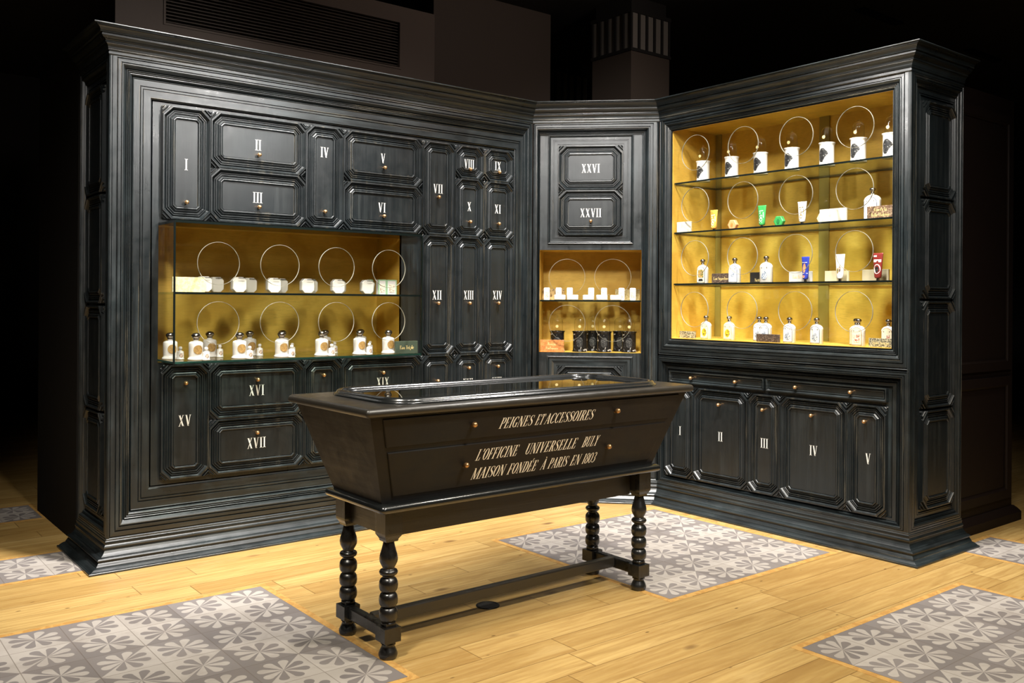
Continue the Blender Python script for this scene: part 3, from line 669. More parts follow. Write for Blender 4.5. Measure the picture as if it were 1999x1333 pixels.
def left_cabinet():
    R = thing('apothecary_cabinet', 'long black panelled cabinet with numbered drawers and a glass box of white bottles', 'cabinet', FR['L'][0], FR['L'][1])
    mb = MB()
    mb.box(.052, .075, .06, DEP, .0, 2.47); mb.box(.052, WL, DEP - .02, DEP, 0, 2.47); mb.box(WL - .02, WL, .06, DEP - .02, 0, 2.47)
    mb.box(.03, WL - .02, .06, DEP - .02, 2.44, 2.47); mb.box(.03, WL - .02, .06, DEP - .02, .0, .03)
    mb.build('carcass', 'bv', R)
    mb = MB(); mitred_frame(mb, 0, WL, .130, 2.477, FRAME, sl=1, sr=.56, sb=1.07, st=1.0)
    mb.build('front_frame', ['bv', 'bh'], R)
    sweep('cornice', R, CORNICE, WL, DEP, 'end', 'mitre', 'bh')
    sweep('plinth', R, PLINTH, WL, DEP, 'end', 'mitre', 'bh')
    nx0, nx1, nz0, nz1 = .247, 1.651, .968, 1.664
    mb = MB(); field_with_hole(mb, .205, WL - .11, .355, 2.272, .045, nx0, nx1, nz0, nz1)
    mb.build('field_panel', 'bv', R)
    lining(R, nx0, nx1, nz0, nz1, .047, .33)
    # drawers
    cx = [.256, .497, 1.023, 1.254, 1.781, 2.019, 2.240, 2.478]
    Z = dict(t=2.248, s=1.960, u=1.683, m=.957, n=.667, b=.382, e=2.045)
    D = [('I', 0, 'u', 't', (.375, 1.962), (.373, 1.770)), ('II', 1, 's', 't', (.753, 2.102), (.753, 2.048)), ('III', 1, 'u', 's', (.752, 1.824), (.755, 1.773)),
         ('IV', 2, 'u', 't', (1.139, 2.105), (1.136, 1.774)), ('V', 3, 's', 't', (1.512, 2.110), (1.515, 2.054)), ('VI', 3, 'u', 's', (1.506, 1.824), (1.512, 1.773)),
         ('VII', 4, 'u', 't', (1.896, 1.965), (1.892, 1.913)), ('VIII', 5, 'e', 't', (2.127, 2.139), (2.125, 2.104)), ('IX', 6, 'e', 't', (2.353, 2.147), (2.353, 2.106)),
         ('X', 5, 'u', 'e', (2.130, 1.873), (2.127, 1.777)), ('XI', 6, 'u', 'e', (2.353, 1.873), (2.352, 1.778)),
         ('XII', 4, 'm', 'u', (1.893, 1.320), (1.893, 1.270)), ('XIII', 5, 'm', 'u', (2.129, 1.322), (2.127, 1.271)), ('XIV', 6, 'm', 'u', (2.355, 1.324), (2.353, 1.273)),
         ('XV', 0, 'b', 'm', (.376, .673), (.375, .863)), ('XVI', 1, 'n', 'm', (.753, .805), (.753, .862)), ('XVII', 1, 'b', 'n', (.754, .527), (.752, .583)),
         ('XVIII', 2, 'b', 'm', (1.138, .690), (1.135, .869)), ('XIX', 3, 'n', 'm', (1.520, .809), (1.514, .867)), ('XX', 3, 'b', 'n', (1.518, .527), (1.514, .583)),
         ('XXI', 4, 'b', 'm', (1.893, .69), (1.893, .80)), ('XXII', 5, 'n', 'm', (2.129, .775), (2.125, .870)), ('XXIII', 6, 'n', 'm', (2.355, .773), (2.352, .871)),
         ('XXIV', 5, 'b', 'n', (2.129, .50), (2.125, .583)), ('XXV', 6, 'b', 'n', (2.355, .50), (2.352, .583))]
    for txt, c, lo, hi, nm, kb in D:
        mb = MB(); block(mb, cx[c], cx[c + 1], Z[lo], Z[hi], .045)
        d = mb.build('drawer', 'panel', R)
        numeral(d, txt, nm[0], nm[1], .045 - .0201, .056, min(natural(txt) * .056 * 1.07, .078 if c > 4 else .095 if c in (0, 2, 4) else .2))
        knob_at(d, kb[0], .045 - .0195, kb[1])
    # glass box standing out from the niche
    gx0, gx1, gz0, gz1, gy = nx0, 1.640, .972, 1.650, -.200
    rings = [(x, z, .104) for z in (1.460, 1.168) for x in (.461, .781, 1.102, 1.424)]
    pane('glass_pane', R, gx0, gx1, gz0, gz1, gy, holes=rings)
    for x in (gx0, gx1):
        mb = MB(); mb.poly([(x, gy, gz0), (x, .045, gz0), (x, .045, gz1), (x, gy, gz1)]); mb.build('side_pane', 'glass', R, fix=False)
    mb = MB(); mb.box(gx0, gx1, gy + .002, .33, .975, .985); fl = mb.build('bottom_pane', 'shelfglass', R)
    e = MB(); e.box(gx0, gx1, gy, gy + .003, .975, .985); e.box(gx0 - .002, gx0, gy, .045, .975, .985); e.build('front_edge', 'edge_green', fl)
    mb = MB(); mb.box(gx0, gx1, gy, .045, 1.650, 1.662); mb.build('top_pane', 'edge_dark', R)
    for x in (gx0, gx1):
        mb = MB(); mb.box(x - .004, x + .004, gy - .002, gy + .006, gz0, gz1); mb.build('corner_bead', 'edge_dark', R)
    shelf(R, gx0 + .004, nx1 - .02, gy + .006, .325, 1.318)
    # left end
    T = lambda p: Vector((p.y, DEP - p.x, p.z)) if False else Vector((p.y, p.x, p.z))
    panel_side(R, T, DEP, [(.22, .72), (.73, 1.25), (1.26, 1.80), (1.81, 2.34)], .130, 2.465)
    return R

def corner_cabinet():
    R = thing('apothecary_cabinet', 'narrow black corner cabinet with drawers XXVI and XXVII above a niche of candles', 'cabinet', FR['D'][0], FR['D'][1])
    w = WD; s0 = -.557                       # measured s = x + s0
    mb = MB(); mb.box(0, .03, .06, .40, 0, 2.47); mb.box(w - .03, w, .06, .40, 0, 2.47); mb.box(.03, w - .03, .385, .40, 0, 2.47)
    mb.box(.03, w - .03, .06, .385, 2.44, 2.47)
    mb.build('carcass', 'bv', R)
    # x positions: frame 0..w ; niche .047-.709 -> centred on the field
    nx0, nx1, nz0, nz1 = .047, .710, .953, 1.624
    mb = MB(); mitred_frame(mb, .002, w - .002, .130, 2.474, sub_frame(.10, .030, lo=0, hi=.50), sl=.45, sr=1.07, sb=1.6)
    mb.build('front_frame', ['bv', 'bh'], R)
    sweep('cornice', R, CORNICE, w, .35, 'mitre', 'mitre', 'bh')
    sweep('plinth', R, PLINTH, w, .35, 'mitre', 'mitre', 'bh')
    mb = MB(); field_with_hole(mb, .04, .715, .26, 2.40, .030, nx0, nx1, nz0, nz1)
    mb.build('field_panel', 'bv', R)
    lining(R, nx0, nx1, nz0, nz1, .032, .36)
    for name, z0, z1 in (('upper_frame', 1.662, 2.374), ('lower_frame', .30, .930)):
        mb = MB(); mitred_frame(mb, .100, .655, z0, z1, sub_frame(.068, .024, lo=.42, hi=1.0), y=.006)
        mb.box(.150, .605, .028, .0299, z0 + .05, z1 - .05); mb.build(name, ['bv', 'bh'], R)
    for txt, z0, z1, nm, kb in (('XXVI', 2.011, 2.303, (.378, 2.153), None), ('XXVII', 1.716, 2.011, (.380, 1.864), (.381, 1.808))):
        mb = MB(); block(mb, .168, .587, z0, z1, .028, c=.05)
        d = mb.build('drawer', 'panel', R); numeral(d, txt, nm[0], nm[1], .028 - .0201, .056)
        if kb: knob_at(d, kb[0], .028 - .0195, kb[1])
    mb = MB(); block(mb, .168, .587, .36, .868, .028, c=.05); mb.build('lower_panel', 'panel', R)
    rings = [(x, z, .117) for x, z in ((.227, 1.446), (.525, 1.446), (.229, 1.145), (.527, 1.145))]
    pane('glass_pane', R, nx0, nx1, nz0, nz1, .034, holes=rings)
    shelf(R, nx0 + .002, nx1 - .002, .042, .355, 1.296)
    return R

def right_cabinet():
    R = thing('apothecary_cabinet', 'black cabinet with a tall gold glazed niche over numbered cupboard doors', 'cabinet', FR['R'][0], FR['R'][1])
    w = WR
    mb = MB(); mb.box(0, .03, .06, DEP, 0, 2.47); mb.box(w - .075, w - .052, .06, DEP, 0, 2.47); mb.box(.03, w - .052, DEP - .02, DEP, 0, 2.47)
    mb.box(.03, w - .03, .06, DEP - .02, 2.44, 2.47); mb.box(.03, w - .03, .06, DEP - .02, .93, .95); mb.box(.03, w - .03, .06, DEP - .02, 0, .03)
    mb.build('carcass', 'bv', R)
    nx0, nx1, nz0, nz1 = .086, 1.574, 1.058, 2.372
    mb = MB(); mitred_frame(mb, 0, w, .948, 2.477, sub_frame(.107, .032, lo=0, hi=.56), sl=.80, sr=1.0, sb=1.0, st=.96)
    mb.build('niche_frame', ['bv', 'bh'], R)
    mb = MB(); mitred_frame(mb, 0, w, .130, .944, sub_frame(.11, .045, lo=0, hi=.75), sl=.5, sr=1.0, sb=.55, st=.78)
    mb.build('lower_frame', ['bv', 'bh'], R)
    sweep('cornice', R, CORNICE, w, DEP, 'mitre', 'end', 'bh')
    sweep('plinth', R, PLINTH, w, DEP, 'mitre', 'end', 'bh')
    mb = MB(); mb.box(.03, w - .09, .045, .065, .17, .90); mb.build('field_panel', 'bv', R)
    lining(R, nx0, nx1, nz0, nz1 + .03, .034, .465)
    for a, b in ((.868, .935), (.090, .130)):
        mb = MB(); mb.box(a, b, .455, .465, nz0, nz1 + .03); mb.build('back_strip', 'gold2', R)
    for x0, x1, ks in ((.074, .795, (.258, .597)), (.812, 1.548, (1.011, 1.348))):
        mb = MB(); z0, z1 = .778, .850
        prof = [(0, 0), (0, -.026), (.006, -.026), (.010, -.020), (.014, -.013), (.016, -.018), (.020, -.018), (.022, -.012), (.026, -.012)]
        mb.rings([[(x0 + d, .045 + y, z0 + d), (x1 - d, .045 + y, z0 + d), (x1 - d, .045 + y, z1 - d), (x0 + d, .045 + y, z1 - d)] for d, y in prof], True, False, True)
        dr = mb.build('drawer', 'bh', R)
        for k in ks: knob_at(dr, k, .045 - .012, (z0 + z1) / 2)
    xs = [.042, .275, .687, .908, 1.325, 1.548]
    nm = [.166, .484, .801, 1.124, 1.447]; kb = [.156, .482, .799, 1.119, 1.434]
    for i, txt in enumerate(('I', 'II', 'III', 'IV', 'V')):
        mb = MB(); block(mb, xs[i], xs[i + 1], .183, .756, .045, c=.048)
        d = mb.build('cupboard_door', 'panel', R); numeral(d, txt, nm[i], .475, .045 - .0201, .056); knob_at(d, kb[i], .045 - .0195, .668)
    rings = [(x, z, .108) for z in (2.220, 1.893, 1.562, 1.241) for x in (.265, .627, .991, 1.352)]
    pane('glass_pane', R, nx0, nx1, nz0, nz1, .036, holes=rings)
    for z in (2.047, 1.731, 1.405):
        sh = shelf(R, nx0 + .002, nx1 - .002, .046, .452, z)
        e = MB(); e.box(nx0 + .002, nx1 - .002, .4525, .4545, z - .012, z + .001); e.build('back_rail', 'rail', sh)
        e = MB(); e.box(nx0 + .0005, nx0 + .002, .06, .452, z - .012, z + .001); e.build('side_rail', 'rail', sh)
    T = lambda p: Vector((w - p.y, p.x, p.z))
    panel_side(R, T, DEP, [(.225, .735), (.745, 1.300), (1.310, 1.825), (1.835, 2.33)], .130, 2.465)
    return R
left_cabinet(); corner_cabinet(); right_cabinet()

# ------------------------------------------------------------------ display table
def display_table():
    C = Vector((2.338, 2.99, 0))
    R = thing('display_table', 'black trough shaped display table with white french lettering on turned legs', 'table', C)
    def frustum_ring(a, b, z): return [(-a, -b, z), (a, -b, z), (a, b, z), (-a, b, z)]
    mb = MB(); mb.rings([frustum_ring(.693, .180, .562), frustum_ring(.800, .285, .886)], True, True, True)
    mb.build('trough_body', 'tablefront', R)
    # recessed look of the ends : raised borders on both end faces
    S = Vector((0, -.105, .324)); LEN = S.length; S.normalize(); NF = Vector((1, 0, 0)).cross(S)
    P0 = Vector((0, -.180, .562))
    TF = lambda p: P0 + Vector((1, 0, 0)) * p.x + S * p.z - NF * p.y
    def face_quad(mb, q, t):
        """thin board on the front face with a small bevel; q = 4 (x,w) corners"""
        cx = sum(a for a, b in q) / 4; cz = sum(b for a, b in q) / 4
        def ins(d): return [(a + (d if a < cx else -d), b + (d if b < cz else -d)) for a, b in q]
        mb.rings([[(a, 0, b) for a, b in q], [(a, -t * .6, b) for a, b in q], [(a, -t, b) for a, b in ins(.003)]], True, False, True)
    for q, kz, txts in (([(-.718, .222), (.718, .222), (.752, .333), (-.752, .333)], .277, 'a'), ([(-.655, .025), (.655, .025), (.709, .202), (-.709, .202)], .1135, 'b')):
        mb = MB(TF); face_quad(mb, q, .005); d = mb.build('drawer', 'tablefront', R)
        for x in (-.368, .369):
            kp = TF(Vector((x, -.005, kz))); kn = knob_at(d, 0, 0, 0, .0105); kn.location = kp
            kn.rotation_euler = (math.atan2(-.105, .324) * -1 * -1, 0, 0)
        y = -.0058; SL = .27
        lines = [(.254, .044, (('PEIGNES', -.240, -.078), ('ET', -.064, -.022), ('ACCESSOIRES', -.016, .246)))] if txts == 'a' else [
            (.130, .046, (("L'OFFICINE", -.321, -.122), ('UNIVERSELLE', -.084, .186), ('BULY', .220, .308))),
            (.052, .046, (('MAISON', -.325, -.168), ('FONDÉE', -.152, -.006), ('À', .017, .042), ('PARIS', .056, .158), ('EN', .176, .228), ('1803', .243, .316)))]
        for z, hh, ws in lines:
            for tx, a, b in ws:
                lb = MB(TF); word(lb, tx, a, b, z, hh, y, SL); lb.build('lettering', 'cream', d, fix=False)
    # end faces: recessed boards framed by thick edges
    for sx in (-1, 1):
        S2 = Vector((sx * .107, 0, .324)); L2 = S2.length; S2.normalize(); Y2 = Vector((0, -sx, 0))   # x axis along the end face
        N2 = Y2.cross(S2)
        O2 = Vector((sx * .693, 0, .562))
        TE = lambda p, O2=O2, Y2=Y2, S2=S2, N2=N2: O2 + Y2 * p.x + S2 * p.z - N2 * p.y
        mb = MB(TE)
        o = [(-.180, 0), (.180, 0), (.285, L2), (-.285, L2)]; i_ = [(-.145, .035), (.145, .035), (.232, L2 - .045), (-.232, L2 - .045)]
        mb.rings([[(a, 0, b) for a, b in o], [(a, -.014, b) for a, b in o], [(a, -.014, b) for a, b in i_], [(a, 0, b) for a, b in i_]], True)
        mb.build('end_frame', 'tablefront', R)
    def rrect(a, b, r, z, n=8):
        p = []
        for cx, cy, a0 in ((a - r, b - r, 0), (-a + r, b - r, 90), (-a + r, -b + r, 180), (a - r, -b + r, 270)):
            for i in range(n + 1):
                t = math.radians(a0 + 90 * i / n); p.append((cx + r * math.cos(t), cy + r * math.sin(t), z))
        return p
    # table top board with a rounded edge
    mb = MB(); a, b = .828, .312
    prof = [(-.026, .886), (-.014, .8868), (-.006, .889), (-.002, .893), (0, .899), (-.0005, .905), (-.003, .911), (-.007, .915), (-.012, .9172), (-.013, .918)]
    rs = [rrect(a + d, b + d, .014 + max(d, -.012), z, 5) for d, z in prof]
    ins = [(-.655, -.225), (.655, -.225), (.655, .225), (-.655, .225)]
    mb.rings(rs, True, True, False, smooth=True)
    mb.rings([rs[-1], rrect(.655, .225, .085, .918, 5), rrect(.655, .225, .085, .8905, 5)], True, False, True)
    mb.build('table_top', 'table', R)
    mb = MB(); rs = []
    for d, z in [(0, .917), (0, .923), (.004, .927), (.009, .928), (.010, .932), (.014, .937), (.022, .940), (.030, .939), (.036, .935), (.037, .931), (.043, .931), (.047, .927), (.048, .919)]:
        rs.append(rrect(.702 - d, .270 - d, max(.13 - d, .02), z))
    mb.rings(rs, True, smooth=True); mb.build('glass_rim', 'rim', R)
    mb = MB(); mb.poly(rrect(.658, .226, .085, .9265)); mb.build('top_glass', 'topglass', R, fix=False)
    # ledge
    mb = MB(); prof = [(-.020, .532), (-.010, .5322), (-.004, .5345), (0, .540), (.001, .5455), (0, .551), (-.003, .556), (-.008, .560), (-.014, .5618), (-.018, .5625)]
    mb.rings([rrect(.716 + d, .222 + d, .020 + d * .9, z, 5) for d, z in prof], True, True, True, smooth=True)
    mb.build('ledge_moulding', 'rim', R)
    lx, ly = .645, .150
    mb = MB()
    for s in (-1, 1):
        mb.box(-lx + .04, lx - .04, s * ly - s * .030 - .011, s * ly - s * .030 + .011 + 0, .428, .533)
        mb.box(s * lx - .012, s * lx + .012, -ly + .03, ly - .03, .440, .533)
    for sx in (-1, 1):
        for sy in (-1, 1): pass
    mb.build('apron', 'table', R)
    # legs
    prof = [(.018, .424), (.020, .416), (.0215, .408), (.026, .390), (.031, .374), (.0335, .360), (.0325, .347), (.027, .335), (.022, .327), (.0215, .322), (.024, .320), (.030, .3175), (.0335, .312), (.0335, .307), (.030, .301), (.024, .298), (.022, .295), (.0215, .292)]
    for zc in (.2635, .2105, .1585):
        prof += [(.024, zc + .0255), (.029, zc + .021), (.033, zc + .013), (.0342, zc), (.033, zc - .013), (.029, zc - .021), (.024, zc - .0250), (.0215, zc - .0262)]
    prof += [(.026, .131), (.026, .126)]
    foot = [(.024, .052), (.0225, .047), (.025, .040), (.030, .030), (.0345, .019), (.0345, .012), (.032, .005), (.030, 0)]
    for sx in (-1, 1):
        for sy in (-1, 1):
            x, y = sx * lx, sy * ly
            mb = MB(); mb.lathe(prof, (x, y, 0), 24); mb.lathe(foot, (x, y, 0), 24, cap1=True)
            h = .0335
            bm = bmesh.new(); bmesh.ops.create_cube(bm, size=1)
            for v in bm.verts: v.co = Vector((x + v.co.x * 2 * h, y + v.co.y * 2 * h, .089 + v.co.z * .080))
            bmesh.ops.bevel(bm, geom=[e for e in bm.edges if abs(e.verts[0].co.z - e.verts[1].co.z) < 1e-5], offset=.014, segments=2, affect='EDGES')
            mb.frombm(bm)
            # square head with an ogee underside running into the apron
            hh = .036
            mb.box(x - hh, x + hh, y - hh, y + hh, .452, .533)
            mb.rings([[(x - q, y - q, z), (x + q, y - q, z), (x + q, y + q, z), (x - q, y + q, z)] for q, z in ((hh, .452), (.035, .444), (.030, .436), (.026, .430), (.024, .421))], True, False, True)
            # curved brackets
            for dx, dy in ((-sx, 0), (0, -sy)):
                L_ = .055
                pts = [(0, .45), (0, .470), (L_, .470), (L_ * .96, .452), (L_ * .55, .446), (L_ * .25, .440)]
            mb.build('leg', 'turned', R)
    for sx in (-1, 1):
        mb = MB(); mb.bbox(sx * lx - .017, sx * lx + .017, -ly + .032, ly - .032, .066, .114, .006); mb.build('side_stretcher', 'turned', R)
    mb = MB(); mb.bbox(-lx + .016, lx - .016, -.017, .017, .072, .118, .006); mb.build('long_stretcher', 'table', R)
    return R
display_table()

# ------------------------------------------------------------------ goods: prototypes are placed first, then copied
class Proto:
    def __init__(s, fn): s.fn = fn; s.o = None
    def place(s, k, x, y, z, label, group=None, turn=0.0):
        loc = at(k, x, y, z); rz = FR[k][1] + turn
        if s.o is None:
            s.o = s.fn(label); s.o.location = loc; s.o.rotation_euler = (0, 0, rz)
            if group: s.o['group'] = group
            return s.o
        return dup(s.o, loc, rz, label, group)

def patch(r, a0, a1, z0, z1, fl, fr, n=10, m=6):
    """patch on a cylinder facing -y; fl/fr give left/right fraction of width at height fraction"""
    rows = []
    for i in range(n + 1):
        t = i / n; l, q = fl(t), fr(t); row = []
        for j in range(m + 1):
            a = math.radians(a0 + (a1 - a0) * (l + (q - l) * j / m))
            row.append((r * math.sin(a), -r * math.cos(a), z0 + (z1 - z0) * t))
        rows.append(row)
    return rows
def ell(t): return math.sqrt(max(0, 1 - (2 * t - 1) ** 2)) / 2

def white_jar(label):        # round bottle with ball stopper
    R = thing('perfume_bottle', label, 'bottle')
    mb = MB(); mb.lathe([(.0395, 0), (.040, .004), (.038, .009), (.0345, .012), (.0335, .020), (.0345, .060), (.0345, .080), (.032, .087), (.022, .0915), (.0125, .093), (.012, .099)], seg=28, cap0=True, cap1=True)
    mb.build('body', 'ceramic', R)
    mb = MB(); mb.lathe([(.0125, .098), (.0150, .101), (.0135, .105), (.0185, .110), (.0225, .117), (.0215, .124), (.016, .130), (.007, .133), (.0005, .1335)], seg=20, cap0=True)
    mb.build('stopper', 'silver', R)
    mb = MB(); mb.rings(patch(.0353, -38, 38, .028, .074, lambda t: .5 - ell(t), lambda t: .5 + ell(t), 24, 10), False, smooth=True); mb.build('oval_label', 'oval', R, fix=False)
    return R
def mini_jar(label):
    R = thing('miniature_bottle', label, 'bottle')
    mb = MB(); mb.lathe([(.0190, 0), (.0190, .004), (.0165, .007), (.0165, .036), (.0145, .041), (.007, .044), (.006, .049)], seg=20, cap0=True, cap1=True); mb.build('body', 'ceramic', R)
    mb = MB(); mb.lathe([(.007, .048), (.0095, .053), (.009, .060), (.005, .064), (.0005, .065)], seg=14, cap0=True); mb.build('stopper', 'ceramic', R)
    mb = MB(); mb.rings(patch(.0170, -34, 34, .010, .032, lambda t: .5 - ell(t), lambda t: .5 + ell(t), 20, 8), False, smooth=True); mb.build('emblem', 'lab_fig', R, fix=False)
    return R
jar = Proto(white_jar); mini = Proto(mini_jar)
front = [(.243, 'left edge of the glass box, cut by its corner'), (.386, 'second'), (.608, 'third'), (.836, 'fourth'), (1.066, 'fifth'), (1.296, 'sixth')]
ordn = ['first', 'second', 'third', 'fourth', 'fifth', 'sixth', 'seventh']
fx = [(.300, .02), (.386, -.10), (.608, -.10), (.836, -.10), (1.066, -.10), (1.296, -.10), (1.480, -.10)]
bx = [.528, .744, .930, 1.186, 1.413]
for i, (x, y) in enumerate(fx):
    jar.place('L', x, y, .985, 'large white round bottle with dark stopper, %s in front row of glass box' % ordn[i], 'large bottles in the left glass box')
    if i < 6:
        mini.place('L', x + .032, y - .053, .985, 'tiny white bottle standing before the %s large bottle of the front row' % ordn[i], 'miniature bottles in the left glass box')
for i, x in enumerate(bx):
    jar.place('L', x, .10, .985, 'large white round bottle with dark stopper, %s in back row of glass box' % ordn[i], 'large bottles in the left glass box')
    mini.place('L', x + .036, .052, .985, 'tiny white bottle standing before the %s large bottle of the back row' % ordn[i], 'miniature bottles in the left glass box')

def soap_box(label):
    R = thing('soap_box', label, 'soap')
    w, h, d, c = .036, .080, .026, .016
    mb = MB(); o = [(-w + c, .003), (w - c, .003), (w, .003 + c), (w, h - c), (w - c, h), (-w + c, h), (-w, h - c), (-w, .003 + c)]
    q = [(x * .93, .003 + (z - .003) * .96 + .0015) for x, z in o]
    mb.rings([[(x, -d * .2, z) for x, z in q], [(x, 0, z) for x, z in o], [(x, d, z) for x, z in o], [(x, d * 1.2, z) for x, z in q]], True, True, True); mb.build('soap', 'soap', R)
    mb = MB(); mb.box(-w - .003, w + .003, -.010, d + .010, 0, h + .008); mb.build('clear_case', 'glass', R)
    mb = MB(); mb.box(-.010, .024, -.0112, -.0106, h - .006, h - .003); mb.build('seal', 'ink', R)
    return R
soap = Proto(soap_box)
sx = [.428, .606, .793, .983, 1.164, 1.346]
for i, x in enumerate(sx):
    soap.place('L', x, -.10, 1.318, 'white eight-sided soap in clear case, %s from left in front row' % ordn[i], 'soaps on the left glass shelf')
    soap.place('L', x + (.098, .098, .085, .070, .062, .066)[i], .0, 1.318, 'white eight-sided soap in clear case, %s from left in back row' % ordn[i], 'soaps on the left glass shelf')

def slab(name, label, cat, k, x0, x1, y, z, h, d, mat, text=None, tm='goldtext', ts=.02, bands=None, group=None, sq=.8):
    loc = at(k, (x0 + x1) / 2, y, z); w = (x1 - x0) / 2
    mb = MB(); mb.bbox(-w, w, 0, d, 0, h, .0012)
    if not text and not bands:
        o = mb.build(name, mat); o.location = loc; o.rotation_euler = (0, 0, FR[k][1]); tag(o, label, cat, group); return o
    R = thing(name, label, cat, loc, FR[k][1], group); mb.build('block', mat, R)
    if text: small_text('lettering', text, ts, tm, R, (0, -.0008, h / 2), sq)
    if bands:
        b = MB(); b.box(-w - .0006, -w + .006, -.0006, .004, 0, h); b.box(w - .006, w + .0006, -.0006, .004, 0, h); b.box(-w + .006, w - .006, -.0006, .004, h - .006, h + .0006); b.build('edge_band', bands, R)
        b = MB(); b.box(-w * .6, w * .6, -.0012, 0, h * .15, h * .68); b.build('picture', 'floral', R)
    return R
slab('name_block', 'plain cream marbled block at the far left of the glass shelf', 'sign', 'L', .254, .412, -.150, 1.318, .073, .012, 'marble_cream')
slab('name_block', 'dark green block lettered Eau Triple in the glass box', 'sign', 'L', 1.486, 1.632, -.172, .985, .070, .014, 'greenbox', 'Eau Triple', 'goldtext', .021, sq=1.15)
for x0, x1, lb in ((1.376, 1.400, 'narrow green edged floral carton half hidden by the last soap'), (1.415, 1.465, 'green edged floral carton, the left of the open pair'), (1.468, 1.532, 'green edged floral carton at the right end of the glass shelf')):
    slab('soap_carton', lb, 'box', 'L', x0, x1, -.06 if x0 < 1.4 else -.10, 1.318, .084, .03, 'paperwhite', None, bands='palegreen', group='green edged cartons on the left shelf')

# corner niche
def stick_box(label):
    R = thing('tin', label, 'tin'); w, h, d = .0195, .083, .018
    mb = MB(); o = []
    for cx, cz, a0 in ((w - .007, h - .007, 0), (-w + .007, h - .007, 90), (-w + .007, .007, 180), (w - .007, .007, 270)):
        for i in range(5):
            t = math.radians(a0 + 90 * i / 4); o.append((cx + .007 * math.cos(t), cz + .007 * math.sin(t)))
    mb.prism(o, 0, d); mb.build('body', 'paperwhite', R)
    mb = MB(); mb.box(-w * .55, w * .55, -.0008, 0, h * .22, h * .70); mb.build('picture', 'floral', R)
    return R
tin = Proto(stick_box); names = ['leftmost tin, beside the niche edge', 'second tin from left', 'third tin from left', 'fourth tin, standing in the middle', 'third tin from right', 'second tin from right', 'rightmost tin']
for x, n in zip((.088, .167, .241, .383, .468, .583, .657), names): tin.place('D', x, .125, 1.296, 'small white upright tin on corner shelf, ' + n, 'white tins on the corner shelf')
def lying(label):
    mb = MB(); mb.bbox(-.038, .038, 0, .03, 0, .035, .006); o = mb.build('soap_bar', 'soap'); tag(o, label, 'soap'); return o
bar = Proto(lying); bn = ['first from left', 'second from left', 'middle one', 'second from right', 'rightmost']
for x, n in zip((.178, .262, .366, .454, .546), bn): bar.place('D', x, .078, 1.296, 'low white bar lying before the tins, ' + n, 'white bars on the corner shelf')
slab('carved_block', 'tan carved block at the left back of the corner shelf', 'block', 'D', .052, .200, .20, 1.296, .074, .02, 'cork')
slab('carved_block', 'pale gold speckled block at the right back of the corner shelf', 'block', 'D', .541, .705, .20, 1.296, .074, .02, 'sequin')
slab('name_block', 'orange marbled block lettered Bougie Parfumée in front of a candle', 'sign', 'D', .052, .208, .055, .953, .080, .012, 'marble_orange', 'Bougie\nParfumée', 'goldtext', .019, sq=1.2)

def candle(body_mat, r, h, dome_r, dome_h, portrait):
    def fn(label):
        R = thing('scented_candle', label, 'candle')
        mb = MB(); mb.lathe([(r * 1.05, 0), (r * 1.05, .004), (r * .97, .010), (r * .94, .020), (r * .94, h - .020), (r * .97, h - .010), (r * 1.06, h - .002), (r * 1.06, h), (r * .98, h), (r * .94, h - .008), (r * .2, h - .009)], seg=32, cap0=True, cap1=True); mb.build('jar', body_mat, R)
        H = dome_h
        mb = MB(); mb.lathe([(dome_r, h - .004), (dome_r, h + H * .55), (dome_r * .95, h + H * .68), (dome_r * .78, h + H * .79), (dome_r * .5, h + H * .86), (dome_r * .16, h + H * .885), (dome_r * .12, h + H * .90)], seg=28); mb.build('glass_dome', 'dome', R)
        mb = MB(); mb.lathe([(.0005, h + H * .88), (.004, h + H * .895), (.0065, h + H * .93), (.0075, h + H * .955), (.005, h + H * .985), (.0005, h + H)], seg=14); mb.build('dome_finial', 'dome', R)
        mb = MB(lambda p: Vector((p.x, -dome_r - .001 - p.z, h + H * .30 + p.y))); mb.lathe([(.0095, 0), (.0095, .0008), (.0005, .001)], seg=18, smooth=False); mb.build('seal', 'wick', R)
        if portrait:
            def lut(v, t):
                x = t * (len(v) - 1); i = min(int(x), len(v) - 2); return v[i] + (v[i + 1] - v[i]) * (x - i)
            lo = lambda t: lut((.22, .06, .0, .05, .0, .04, .12, .30), t)
            hi = lambda t: lut((.46, .55, .66, .80, .98, .92, .74, .56), t)
            mb = MB(); mb.rings(patch(r * .94 + .0006, -42, 44, .022, h - .032, lo, hi, 14, 8), False, smooth=True); mb.build('engraved_label', 'portrait', R, fix=False)
        else:
            mb = MB(); mb.rings(patch(r * .94 + .0006, -26, 26, .03, h - .04, lambda t: .5 - min(.5, .2 + 1.2 * t, .2 + 1.6 * (1 - t)), lambda t: .5 + min(.5, .2 + 1.2 * t, .2 + 1.6 * (1 - t)), 12, 6), False, smooth=True); mb.build('engraved_label', 'portrait', R, fix=False)
        return R
    return Proto(fn)
wc = candle('ceramic', .0425, .130, .031, .102, True)
for i, x in enumerate((.243, .466, .678, .894, 1.121, 1.312, 1.498)):
    wc.place('R', x, .14, 2.047, 'white candle jar with black portrait and glass dome, %s from left on top shelf' % ordn[i], 'white candles on the top shelf')
bc = candle('marble_black', .049, .137, .038, .103, False)
for (x, y), n in zip(((.158, .16), (.309, .15), (.392, .25), (.470, .15), (.575, .25), (.634, .15)), ('behind the orange block', 'left of the front pair in the middle', 'in the back row at the middle', 'right of the front pair in the middle', 'half hidden in the back row at right', 'nearest the right edge')):
    bc.place('D', x, y, .953, 'black marbled candle with glass dome, ' + n, 'black candles in the corner niche')

